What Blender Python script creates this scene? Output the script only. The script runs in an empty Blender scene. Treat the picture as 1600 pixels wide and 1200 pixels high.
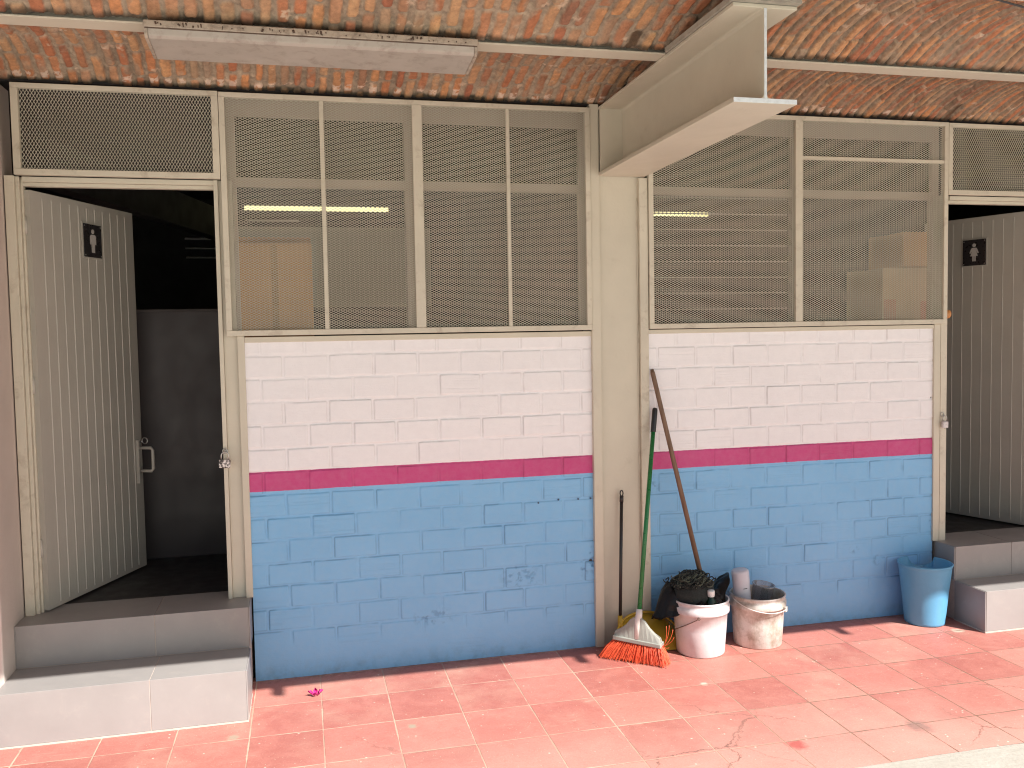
import bpy, bmesh, math, random
import numpy as np
from mathutils import Vector, Matrix

SC = bpy.context.scene
COL = SC.collection
random.seed(4)
RNG = np.random.RandomState(11)

# ------------------------------------------------------------------ camera
F_PX, YAW, PITCH, ROLL = 1380.0, 0.231587, -0.056254, -0.018261
CAM = Vector((0.0, -4.36523, 1.6533))
fw = Vector((math.sin(YAW), math.cos(YAW), 0)); rt = Vector((math.cos(YAW), -math.sin(YAW), 0)); up = Vector((0, 0, 1))
f2 = fw * math.cos(PITCH) + up * math.sin(PITCH); u2 = up * math.cos(PITCH) - fw * math.sin(PITCH)
r3 = rt * math.cos(ROLL) + u2 * math.sin(ROLL); u3 = u2 * math.cos(ROLL) - rt * math.sin(ROLL)
cam_data = bpy.data.cameras.new('camera'); cam = bpy.data.objects.new('camera', cam_data); COL.objects.link(cam)
M = Matrix((r3, u3, -f2)).transposed().to_4x4(); M.translation = CAM
cam.matrix_world = M
cam_data.sensor_width = 36.0; cam_data.lens = 36.0 * F_PX / 1600.0
cam_data.clip_start = 0.05; cam_data.clip_end = 500
SC.camera = cam

# ------------------------------------------------------------------ light
SUN_TRAVEL = Vector((-0.61, 0.82, -1.0)).normalized()
to_sun = -SUN_TRAVEL
elev = math.asin(to_sun.z); azim = math.atan2(to_sun.x, to_sun.y)
w = bpy.data.worlds.new('World'); SC.world = w; w.use_nodes = True
wn = w.node_tree; wn.nodes.clear()
sky = wn.nodes.new('ShaderNodeTexSky'); sky.sky_type = 'NISHITA'; sky.sun_disc = False
sky.sun_elevation = elev; sky.sun_rotation = azim; sky.air_density = 1.2; sky.dust_density = 2.0
bg = wn.nodes.new('ShaderNodeBackground'); bg.inputs['Strength'].default_value = 0.06
wo = wn.nodes.new('ShaderNodeOutputWorld')
wn.links.new(sky.outputs[0], bg.inputs[0]); wn.links.new(bg.outputs[0], wo.inputs[0])
sd = bpy.data.lights.new('sun', 'SUN'); sd.energy = 5.0; sd.angle = math.radians(0.5); sd.color = (1.0, 0.955, 0.90)
sun = bpy.data.objects.new('sun', sd); COL.objects.link(sun)
sun.rotation_euler = SUN_TRAVEL.to_track_quat('-Z', 'Y').to_euler(); sun.location = (5, -8, 9)
SC.view_settings.view_transform = 'Standard'; SC.view_settings.look = 'None'
SC.view_settings.gamma = 1.0; SC.view_settings.exposure = 0.92
SC.render.engine = 'CYCLES'
SC.cycles.filter_width = 1.15; SC.cycles.max_bounces = 9; SC.cycles.diffuse_bounces = 6; SC.cycles.transparent_max_bounces = 16

# ------------------------------------------------------------------ node helper
class NT:
    def __init__(s, name):
        s.m = bpy.data.materials.new(name); s.m.use_nodes = True; s.t = s.m.node_tree; s.t.nodes.clear()
        s.out = s.t.nodes.new('ShaderNodeOutputMaterial'); s.p = s.t.nodes.new('ShaderNodeBsdfPrincipled')
        s.t.links.new(s.p.outputs[0], s.out.inputs[0]); s._c = None
    def n(s, ty, **kw):
        o = s.t.nodes.new(ty)
        for k, v in kw.items(): setattr(o, k, v)
        return o
    def put(s, sock, v):
        if isinstance(v, bpy.types.NodeSocket): s.t.links.new(v, sock)
        elif isinstance(v, (tuple, list)):
            sock.default_value = tuple(v) + (1,) if len(v) == 3 and sock.type == 'RGBA' else tuple(v)
        else: sock.default_value = v
    def co(s):
        if s._c is None: s._c = s.n('ShaderNodeTexCoord').outputs['Object']
        return s._c
    def geo(s): return s.n('ShaderNodeNewGeometry').outputs['Position']
    def sep(s, v):
        o = s.n('ShaderNodeSeparateXYZ'); s.put(o.inputs[0], v); return o.outputs
    def comb(s, x, y, z):
        o = s.n('ShaderNodeCombineXYZ'); [s.put(o.inputs[i], v) for i, v in enumerate((x, y, z))]; return o.outputs[0]
    def ma(s, op, a, b=0.0, c=None, clamp=False):
        o = s.n('ShaderNodeMath', operation=op); o.use_clamp = clamp
        s.put(o.inputs[0], a); s.put(o.inputs[1], b)
        if c is not None: s.put(o.inputs[2], c)
        return o.outputs[0]
    def noise(s, scale, detail=4, rough=0.55, vec=None, dist=0.0):
        o = s.n('ShaderNodeTexNoise'); s.put(o.inputs['Vector'], vec if vec is not None else s.co())
        o.inputs['Scale'].default_value = scale; o.inputs['Detail'].default_value = detail
        o.inputs['Roughness'].default_value = rough; o.inputs['Distortion'].default_value = dist
        return o.outputs[0]
    def vor(s, scale, vec=None, feat='F1', out=0):
        o = s.n('ShaderNodeTexVoronoi', feature=feat); s.put(o.inputs['Vector'], vec if vec is not None else s.co())
        o.inputs['Scale'].default_value = scale; return o.outputs[out]
    def white(s, vec):
        o = s.n('ShaderNodeTexWhiteNoise'); s.put(o.inputs['Vector'], vec); return o.outputs
    def scalev(s, v, sc):
        o = s.n('ShaderNodeVectorMath', operation='MULTIPLY'); s.put(o.inputs[0], v); o.inputs[1].default_value = sc; return o.outputs[0]
    def rng(s, v, a, b, c=0.0, d=1.0):
        o = s.n('ShaderNodeMapRange'); o.clamp = True; s.put(o.inputs[0], v)
        for i, q in enumerate((a, b, c, d)): s.put(o.inputs[i + 1], q)
        return o.outputs[0]
    def mix(s, f, a, b, bt='MIX'):
        o = s.n('ShaderNodeMix', data_type='RGBA', blend_type=bt)
        s.put(o.inputs[0], f); s.put(o.inputs[6], a); s.put(o.inputs[7], b); return o.outputs[2]
    def attr(s, name, out='Fac'):
        o = s.n('ShaderNodeAttribute'); o.attribute_name = name; return o.outputs[out]
    def bump(s, h, dist=0.002, strength=1.0):
        o = s.n('ShaderNodeBump'); o.inputs['Distance'].default_value = dist; o.inputs['Strength'].default_value = strength
        s.put(o.inputs['Height'], h); s.put(s.p.inputs['Normal'], o.outputs[0]); return o
    def base(s, c): s.put(s.p.inputs['Base Color'], c)
    def rough(s, r): s.put(s.p.inputs['Roughness'], r)

def simple(name, col, rough=0.5, var=0.12, scale=12.0, metallic=0.0, bump=0.0, bscale=120.0, dirt=None, dirt_amt=0.0, dirt_scale=6.0, spec=None):
    t = NT(name)
    n1 = t.noise(scale, 5, 0.6)
    dark = tuple(c * (1 - var) for c in col); lite = tuple(min(1, c * (1 + var)) for c in col)
    c = t.mix(t.rng(n1, 0.3, 0.7), dark, lite)
    if dirt is not None:
        d = t.rng(t.noise(dirt_scale, 8, 0.7, dist=0.4), 0.62 - dirt_amt * 0.3, 0.8)
        c = t.mix(t.ma('MULTIPLY', d, min(1.0, dirt_amt * 2)), c, dirt)
    t.base(c); t.rough(t.rng(t.noise(scale * 3, 3), 0.3, 0.7, rough * 0.85, min(1, rough * 1.15)))
    t.p.inputs['Metallic'].default_value = metallic
    if spec is not None: t.p.inputs['Specular IOR Level'].default_value = spec
    if bump: t.bump(t.noise(bscale, 4), bump)
    return t.m

# ------------------------------------------------------------------ materials
BEIGE = (0.56, 0.525, 0.43)
m_beige = simple('beige_enamel', BEIGE, 0.42, 0.06, 3.0, bump=0.0006, bscale=60, dirt=(0.22, 0.16, 0.10), dirt_amt=0.10, dirt_scale=9)
m_beige_dirty = simple('beige_enamel_worn', BEIGE, 0.45, 0.08, 4.0, bump=0.0008, bscale=50, dirt=(0.20, 0.13, 0.08), dirt_amt=0.28, dirt_scale=14)
m_mesh = simple('mesh_enamel', (0.52, 0.50, 0.41), 0.45, 0.05, 3.0)
m_door = simple("door_enamel", (0.42, 0.405, 0.36), 0.38, 0.05, 3.0, bump=0.0005, bscale=40, dirt=(0.12, 0.10, 0.08), dirt_amt=0.08, dirt_scale=10)
m_inner = simple('inner_frame_enamel', (0.44, 0.38, 0.31), 0.5, 0.08, 4.0)
m_pillar = simple('pillar_paint', (0.60, 0.53, 0.48), 0.7, 0.06, 3.0, bump=0.002, bscale=25)
m_tile_grey = simple('grey_step_tile', (0.30, 0.285, 0.275), 0.38, 0.09, 2.5, bump=0.0006, bscale=18, dirt=(0.44, 0.40, 0.36), dirt_amt=0.18, dirt_scale=9)
m_grout = simple('pale_grout', (0.55, 0.47, 0.41), 0.9, 0.1, 30)
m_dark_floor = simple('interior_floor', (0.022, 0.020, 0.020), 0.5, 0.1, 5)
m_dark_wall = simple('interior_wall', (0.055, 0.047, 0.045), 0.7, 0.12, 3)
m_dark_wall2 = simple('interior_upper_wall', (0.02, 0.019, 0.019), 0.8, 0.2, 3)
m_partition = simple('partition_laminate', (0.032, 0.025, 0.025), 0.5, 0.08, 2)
m_screen = simple('pale_partition', (0.30, 0.28, 0.24), 0.6, 0.08, 2)
m_black_plastic = simple('black_plastic', (0.018, 0.017, 0.018), 0.35, 0.15, 20)
m_white_plastic = simple('white_plastic', (0.72, 0.70, 0.66), 0.4, 0.05, 8, dirt=(0.4, 0.34, 0.28), dirt_amt=0.12)
m_head = simple('broom_head_plastic', (0.31, 0.32, 0.285), 0.35, 0.05, 8, dirt=(0.3, 0.24, 0.18), dirt_amt=0.12)
m_green = simple('green_handle', (0.012, 0.16, 0.045), 0.3, 0.12, 20)
m_wood = None
m_bristle = simple('orange_bristle', (0.88, 0.135, 0.055), 0.45, 0.2, 60)
m_mustard = simple('mustard_plastic', (0.48, 0.32, 0.03), 0.4, 0.1, 10, dirt=(0.12, 0.09, 0.04), dirt_amt=0.2)
m_steel = simple('galvanised_steel', (0.45, 0.45, 0.43), 0.35, 0.12, 60, metallic=0.85)
m_wire = simple('bail_wire', (0.16, 0.12, 0.10), 0.5, 0.2, 60, metallic=0.6)
m_bag = simple('black_bag_film', (0.010, 0.010, 0.011), 0.36, 0.2, 10, bump=0.005, bscale=30, spec=0.3)
m_mop = simple('mop_yarn', (0.022, 0.026, 0.024), 0.85, 0.35, 60)
m_mop2 = simple('mop_yarn_pale', (0.085, 0.095, 0.07), 0.85, 0.35, 60)
m_lampbody = simple('lamp_housing_enamel', (0.40, 0.345, 0.28), 0.5, 0.08, 6, dirt=(0.07, 0.05, 0.04), dirt_amt=0.5, dirt_scale=26)
m_diff = simple('aged_diffuser', (0.385, 0.355, 0.315), 0.4, 0.10, 5, dirt=(0.16, 0.115, 0.09), dirt_amt=0.38, dirt_scale=16)
m_cable = simple('black_cable', (0.03, 0.028, 0.03), 0.5)
m_petal = simple('magenta_petal', (0.45, 0.01, 0.16), 0.6, 0.2, 200)
m_orange = simple('orange_plastic', (0.50, 0.22, 0.07), 0.4, 0.12, 60)
m_cup = simple('grey_white_cup', (0.60, 0.60, 0.66), 0.35, 0.05, 10)
m_cable_grey = simple('concrete_edge', (0.34, 0.32, 0.27), 0.9, 0.2, 20, bump=0.004, bscale=60)
m_sign = simple('sign_plate_black', (0.022, 0.020, 0.022), 0.3, 0.15, 30)
m_picto = simple('sign_pictogram', (0.46, 0.44, 0.42), 0.4, 0.05, 20)
m_ibeam_end = simple('beam_pale_enamel', (0.55, 0.50, 0.42), 0.4, 0.05, 10, dirt=(0.25, 0.2, 0.15), dirt_amt=0.15, dirt_scale=30)
m_spill = simple('yellow_sponge', (0.45, 0.42, 0.05), 0.9, 0.2, 80, bump=0.002, bscale=200)

def make_wood():
    t = NT('mop_handle_wood')
    v = t.scalev(t.co(), (60, 60, 3)); n = t.noise(1.0, 5, 0.6, v)
    t.base(t.mix(t.rng(n, 0.3, 0.7), (0.115, 0.066, 0.04), (0.225, 0.14, 0.09))); t.rough(0.6); t.bump(n, 0.0008); return t.m
m_wood = make_wood()

def make_card(name, col):
    t = NT(name); v = t.scalev(t.co(), (1, 1, 1))
    n = t.noise(8, 5, 0.6); s = t.noise(1, 2, 0.5, t.scalev(t.co(), (200, 200, 2)))
    t.base(t.mix(t.rng(n, 0.3, 0.7), tuple(c * 0.86 for c in col), col)); t.rough(0.85); t.bump(s, 0.0006); return t.m
m_card = make_card('corrugated_card', (0.62, 0.34, 0.17))
m_card_pale = make_card('pale_card', (0.66, 0.46, 0.32))
m_red_print = simple('red_print', (0.60, 0.25, 0.19), 0.6)
m_tape = simple('packing_tape', (0.46, 0.27, 0.14), 0.25)

def make_wallpaint():
    t = NT('banded_wall_paint')
    P = t.geo(); x, y, z = t.sep(P)
    wob = t.ma('MULTIPLY', t.ma('SUBTRACT', t.noise(5, 2, vec=P), 0.5), 0.006)
    wob2 = t.ma('MULTIPLY', t.ma('SUBTRACT', t.noise(55, 2, vec=P), 0.5), 0.003)
    zz = t.ma('ADD', z, t.ma('ADD', wob, wob2))
    n = t.noise(2.2, 5, 0.6, P); n2 = t.noise(26, 4, 0.6, P)
    whitec = t.mix(t.rng(n, 0.3, 0.7), (0.80, 0.80, 0.83), (0.84, 0.84, 0.865))
    pinkc = t.mix(t.rng(n, 0.3, 0.7), (0.50, 0.042, 0.185), (0.55, 0.055, 0.225))
    bluec = t.mix(t.rng(n, 0.28, 0.72), (0.185, 0.45, 0.745), (0.22, 0.50, 0.80))
    c = t.mix(t.rng(zz, 0.9210, 0.9222), bluec, pinkc)
    c = t.mix(t.rng(zz, 1.0155, 1.0167), c, whitec)
    c = t.mix(t.rng(n2, 0.35, 0.75, 0.0, 0.10), c, (0.55, 0.55, 0.58))
    bf = t.rng(z, 0.0, 0.10, 0.38, 0.0)           # splash dirt with its own ragged shape at the foot
    c = t.mix(t.ma('MULTIPLY', bf, t.rng(t.noise(14, 7, 0.7, P), 0.45, 0.7)), c, (0.10, 0.12, 0.17))
    ck = t.attr('crack')
    isw = t.rng(zz, 1.0, 1.02)
    ckc = t.mix(isw, (0.05, 0.13, 0.27), (0.52, 0.48, 0.49))
    isp = t.ma('MULTIPLY', t.rng(zz, 0.918, 0.922), t.rng(zz, 1.016, 1.012))
    ckc = t.mix(isp, ckc, (0.20, 0.012, 0.06))
    c = t.mix(t.ma('MULTIPLY', ck, 0.62), c, ckc)
    t.base(c); t.rough(t.rng(n2, 0.3, 0.7, 0.5, 0.68))
    fine = t.noise(130, 5, 0.7, P); brush = t.noise(1, 3, 0.6, t.scalev(P, (14, 14, 130)))
    t.bump(t.ma('ADD', t.ma('MULTIPLY', fine, 0.7), t.ma('MULTIPLY', brush, 0.6)), 0.0015, 0.8)
    return t.m
m_wall = make_wallpaint()

def make_vault():
    t = NT('vault_brick')
    c = t.attr('bcol', 'Color'); P = t.geo()
    n = t.noise(45, 7, 0.7, P); n3 = t.noise(190, 4, 0.7, P)
    c = t.mix(t.rng(n, 0.25, 0.75, 0.0, 0.9), t.mix(1.0, c, (0.62, 0.58, 0.55), 'MULTIPLY'), t.mix(1.0, c, (1.25, 1.18, 1.08), 'MULTIPLY'))
    c = t.mix(t.rng(t.noise(7, 8, 0.75, P), 0.60, 0.78, 0, 0.7), c, (0.46, 0.37, 0.28))
    pit = t.rng(t.vor(120, P), 0.16, 0.05); c = t.mix(t.ma('MULTIPLY', pit, 0.6), c, (0.05, 0.03, 0.02))
    t.base(c); t.rough(0.9)
    t.bump(t.ma('ADD', n, t.ma('MULTIPLY', n3, 0.5)), 0.006, 0.9); return t.m
m_vault = make_vault()

def make_floor():
    t = NT('red_floor_tile')
    P = t.geo(); x, y, z = t.sep(P)
    wx = t.ma('MULTIPLY', t.ma('SUBTRACT', t.noise(3, 2, vec=P), 0.5), 0.006)
    tx = t.ma('DIVIDE', t.ma('ADD', t.ma('SUBTRACT', x, 0.035), wx), 0.30)
    ty = t.ma('DIVIDE', t.ma('ADD', t.ma('ADD', y, 0.012), wx), 0.3075)
    ix = t.ma('FLOOR', tx); iy = t.ma('FLOOR', ty)
    fx = t.ma('SUBTRACT', tx, ix); fy = t.ma('SUBTRACT', ty, iy)
    dx = t.ma('MULTIPLY', t.ma('MINIMUM', fx, t.ma('SUBTRACT', 1.0, fx)), 0.30)
    dy = t.ma('MULTIPLY', t.ma('MINIMUM', fy, t.ma('SUBTRACT', 1.0, fy)), 0.3075)
    d = t.ma('MINIMUM', dx, dy)
    wv = t.white(t.comb(ix, iy, 3.0)); wn1 = wv[0]
    wv2 = t.white(t.comb(iy, ix, 7.0))[0]
    nA = t.noise(4, 7, 0.65, P); nB = t.noise(28, 6, 0.7, P); nC = t.noise(1.1, 4, 0.6, P)
    shift = t.comb(t.ma('ADD', x, t.ma('MULTIPLY', wn1, 9.0)), y, wv2)
    swirl = t.noise(7, 5, 0.65, shift, 0.8)
    c = t.mix(t.rng(wn1, 0, 1), (0.335, 0.110, 0.090), (0.48, 0.185, 0.150))
    c = t.mix(t.rng(swirl, 0.42, 0.72, 0, 0.35), c, (0.58, 0.26, 0.21))
    c = t.mix(t.rng(nB, 0.5, 0.75, 0, 0.35), c, (0.31, 0.095, 0.08))
    wear = t.ma('MULTIPLY', t.rng(nC, 0.42, 0.62), t.rng(nA, 0.42, 0.66))
    wear = t.ma('MULTIPLY', wear, t.rng(wv2, 0.35, 0.8, 0.1, 0.85))
    c = t.mix(t.ma('MULTIPLY', wear, 0.75), c, (0.50, 0.30, 0.23))
    # towards the kerb the red is trodden off
    kerb = t.ma('MULTIPLY', t.rng(t.ma('ADD', y, t.ma('MULTIPLY', nA, 0.5)), -0.55, -1.25), t.rng(nC, 0.3, 0.6, 0.35, 0.95))
    c = t.mix(t.ma('MULTIPLY', kerb, 0.85), c, (0.54, 0.31, 0.26))
    grey = t.ma('MULTIPLY', t.rng(t.noise(2.3, 7, 0.75, t.scalev(P, (1.0, 1.3, 1))), 0.64, 0.70), t.rng(nB, 0.35, 0.6))
    c = t.mix(t.ma('MULTIPLY', grey, 0.5), c, (0.30, 0.22, 0.18))
    sp = t.vor(26, P, 'F1'); spsel = t.rng(t.noise(9, 3, vec=P), 0.52, 0.60)
    speck = t.ma('MULTIPLY', t.rng(sp, 0.13, 0.09), spsel); c = t.mix(t.ma('MULTIPLY', speck, 0.6), c, (0.80, 0.68, 0.56))
    sp2 = t.rng(t.vor(90, P, 'F1'), 0.20, 0.12)
    c = t.mix(t.ma('MULTIPLY', sp2, t.rng(nB, 0.5, 0.62, 0, 0.7)), c, (0.75, 0.60, 0.48))
    fine = t.noise(140, 4, 0.7, P); c = t.mix(t.rng(fine, 0.5, 0.75, 0, 0.35), c, (0.22, 0.08, 0.06)); c = t.mix(t.rng(fine, 0.42, 0.28, 0, 0.4), c, (0.60, 0.34, 0.28))
    scf = t.noise(1, 4, 0.6, t.scalev(t.comb(t.ma('ADD', x, t.ma('MULTIPLY', y, 0.4)), y, z), (5, 60, 1)))
    c = t.mix(t.ma('MULTIPLY', t.rng(scf, 0.62, 0.72), t.rng(nA, 0.45, 0.6, 0, 0.5)), c, (0.62, 0.42, 0.34))
    def blot(bx, by, r, col, a):
        dd = t.n('ShaderNodeVectorMath', operation='DISTANCE'); t.put(dd.inputs[0], t.comb(x, y, 0.0)); dd.inputs[1].default_value = (bx, by, 0)
        return t.mix(t.ma('MULTIPLY', t.rng(t.ma('ADD', dd.outputs['Value'], t.ma('MULTIPLY', t.noise(16, 6, 0.75, P), r * 1.6)), r * 1.55, r * 1.15), a), c, col)
    c = blot(2.44, -1.27, 0.085, (0.17, 0.12, 0.105), 0.6); c = blot(1.86, -1.28, 0.07, (0.36, 0.07, 0.06), 0.8); c = blot(0.40, -0.70, 0.035, (0.33, 0.28, 0.21), 0.9)
    c = blot(-0.33, -0.60, 0.04, (0.33, 0.28, 0.21), 0.8); c = blot(3.42, -0.32, 0.05, (0.5, 0.42, 0.33), 0.8); c = blot(1.78, -0.62, 0.03, (0.66, 0.5, 0.42), 0.8)
    warp = t.n('ShaderNodeVectorMath', operation='ADD'); t.put(warp.inputs[0], P); t.put(warp.inputs[1], t.comb(t.ma('MULTIPLY', nA, 0.35), t.ma('MULTIPLY', nB, 0.06), 0.0))
    ce = t.vor(1.7, warp.outputs[0], 'DISTANCE_TO_EDGE'); cm = t.ma('MULTIPLY', t.rng(ce, 0.006, 0.002), t.rng(t.noise(0.9, 2, vec=P), 0.50, 0.58))
    cm = t.ma('MULTIPLY', cm, t.rng(y, -0.7, -0.9)); c = t.mix(t.ma('MULTIPLY', cm, 0.75), c, (0.15, 0.08, 0.06))
    jw = t.rng(t.noise(9, 5, 0.7, P), 0.3, 0.78, 0.0004, 0.0055)
    j = t.rng(t.ma('SUBTRACT', d, jw), 0.0012, -0.0006)
    jn = t.rng(t.noise(2.6, 3, vec=P), 0.44, 0.56)
    xl = t.rng(x, 1.2, 2.2)
    jcol = t.mix(t.ma('MULTIPLY', t.ma('MAXIMUM', xl, t.ma('MULTIPLY', jn, 0.4)), 0.9), (0.56, 0.37, 0.28), (0.17, 0.10, 0.065))
    js = t.rng(t.noise(13, 4, vec=P), 0.28, 0.5, 0.35, 1.0)
    c = t.mix(t.ma('MULTIPLY', j, js), c, jcol)
    # ragged darker strip right against the wall
    wall_strip = t.ma('MULTIPLY', t.rng(y, -0.06, 0.0), t.rng(nB, 0.4, 0.6)); c = t.mix(t.ma('MULTIPLY', wall_strip, 0.6), c, (0.10, 0.07, 0.05))
    t.base(c); t.rough(t.rng(nB, 0.3, 0.7, 0.42, 0.72))
    pass
    h = t.ma('ADD', t.ma('MULTIPLY', j, -1.0), t.ma('ADD', t.ma('MULTIPLY', nB, 0.35), t.ma('MULTIPLY', speck, 0.3)))
    t.bump(t.ma('ADD', h, t.ma('MULTIPLY', nA, 1.0)), 0.0016, 0.8)
    return t.m
m_floor = make_floor()

def make_concrete(nm='pale_concrete', k=1.0):
    t = NT(nm); P = t.geo()
    n = t.noise(3, 7, 0.7, P); n2 = t.noise(50, 6, 0.75, P); st = t.noise(1, 5, 0.6, t.scalev(P, (4, 40, 4)))
    c = t.mix(t.rng(n, 0.3, 0.7), tuple(q * k for q in (0.57, 0.54, 0.47)), tuple(q * k for q in (0.68, 0.65, 0.58)))
    c = t.mix(t.rng(n2, 0.45, 0.75, 0, 0.45), c, tuple(q * k for q in (0.42, 0.37, 0.30))); c = t.mix(t.rng(st, 0.5, 0.7, 0, 0.3), c, tuple(q * k for q in (0.74, 0.69, 0.6)))
    c = t.mix(t.rng(t.noise(1.6, 6, 0.7, P), 0.6, 0.68, 0, 0.5), c, (0.55, 0.30, 0.22))
    t.base(c); t.rough(0.85); t.bump(t.ma('ADD', n2, st), 0.003, 0.8); return t.m
m_unseen_conc = make_concrete(); m_kerb = make_concrete('kerb_concrete', 0.62)

def make_glass(name, rough, tint, fac_lo, fac_hi, body=0.0, bodycol=(0.2, 0.2, 0.15)):
    t = NT(name); t.t.nodes.remove(t.p)
    tr = t.n('ShaderNodeBsdfTransparent'); tr.inputs[0].default_value = tint + (1,)
    gl = t.n('ShaderNodeBsdfGlossy'); gl.inputs['Roughness'].default_value = rough
    lw = t.n('ShaderNodeFresnel'); lw.inputs[0].default_value = 1.45
    mx = t.n('ShaderNodeMixShader'); t.put(mx.inputs[0], t.ma('MULTIPLY', lw.outputs[0], fac_hi)); t.t.links.new(tr.outputs[0], mx.inputs[1]); t.t.links.new(gl.outputs[0], mx.inputs[2])
    o = mx
    if body:
        df = t.n('ShaderNodeBsdfDiffuse'); n = t.noise(5, 4)
        t.put(df.inputs[0], t.mix(t.rng(n, 0.3, 0.7), tuple(c * 0.7 for c in bodycol), bodycol))
        o = t.n('ShaderNodeMixShader'); o.inputs[0].default_value = body
        t.t.links.new(mx.outputs[0], o.inputs[1]); t.t.links.new(df.outputs[0], o.inputs[2])
    t.t.links.new(o.outputs[0], t.out.inputs[0]); return t.m
m_glass = make_glass('clear_pane', 0.03, (0.95, 0.96, 0.93), 0, 0.40)
m_frost = make_glass('frosted_pane', 0.2, (0.75, 0.78, 0.70), 0, 0.5, 0.45, (0.13, 0.125, 0.075))
m_clearp = make_glass('clear_container', 0.15, (0.93, 0.94, 0.95), 0, 3.0, 0.30, (0.62, 0.62, 0.66))
m_pet = make_glass('green_bottle', 0.08, (0.08, 0.28, 0.12), 0, 2.0, 0.35, (0.01, 0.06, 0.02))

def make_bucket(name, base, streak, sa, grime, ga):
    t = NT(name); P = t.co()
    st = t.noise(1, 7, 0.7, t.scalev(P, (30, 30, 5))); n = t.noise(11, 7, 0.7); sp = t.noise(130, 5, 0.8)
    c = t.mix(t.rng(st, 0.45, 0.75, 0, sa), base, streak)
    c = t.mix(t.ma('MULTIPLY', t.rng(n, 0.45, 0.62), ga), c, grime)
    c = t.mix(t.rng(sp, 0.60, 0.68, 0, ga), c, tuple(q * 0.5 for q in grime))
    t.base(c); t.rough(t.rng(n, 0.3, 0.7, 0.32, 0.6)); t.bump(t.noise(35, 4), 0.001, 0.5)
    t.p.inputs['Subsurface Weight'].default_value = 0.0; return t.m
m_bucket1 = make_bucket('white_pail', (0.68, 0.66, 0.67), (0.56, 0.50, 0.51), 0.5, (0.42, 0.33, 0.32), 0.25)
m_bucket2 = make_bucket('dirty_pail', (0.60, 0.57, 0.53), (0.44, 0.38, 0.30), 0.85, (0.25, 0.19, 0.13), 0.65)
m_bucket3 = make_bucket('blue_pail', (0.115, 0.36, 0.58), (0.16, 0.40, 0.60), 0.4, (0.10, 0.25, 0.42), 0.15)
m_grimy = simple('pail_inside', (0.10, 0.10, 0.085), 0.6, 0.3, 12)

def make_lock(name, base, chip, amt):
    t = NT(name); n = t.noise(90, 3, 0.6)
    t.base(t.mix(t.rng(n, 0.56 - amt * 0.1, 0.58), base, chip)); t.rough(0.4); return t.m
m_lock1 = make_lock('chipped_padlock', (0.72, 0.68, 0.66), (0.03, 0.02, 0.02), 1.2)
m_lock2 = make_lock('white_padlock', (0.62, 0.60, 0.60), (0.5, 0.48, 0.48), 0.3)

def make_emit(name, col, s):
    t = NT(name); t.base(col); t.p.inputs['Emission Color'].default_value = col + (1,); t.p.inputs['Emission Strength'].default_value = s; return t.m
m_tube = make_emit('lit_fluorescent', (1.0, 0.92, 0.50), 1.0)

# ------------------------------------------------------------------ object helpers
def link(name, data, parent=None, loc=None):
    o = bpy.data.objects.new(name, data); COL.objects.link(o)
    if parent is not None: o.parent = parent
    if loc is not None: o.location = loc
    return o
def tag(o, label=None, cat=None, group=None, kind=None):
    if label: o['label'] = label
    if cat: o['category'] = cat
    if group: o['group'] = group
    if kind: o['kind'] = kind
    return o
def thing(name, label, cat, loc=(0, 0, 0), rot=0.0, group=None):
    o = bpy.data.objects.new(name, None); COL.objects.link(o); o.location = loc; o.rotation_euler = (0, 0, rot)
    o.empty_display_size = 0.1
    return tag(o, label, cat, group)

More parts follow.
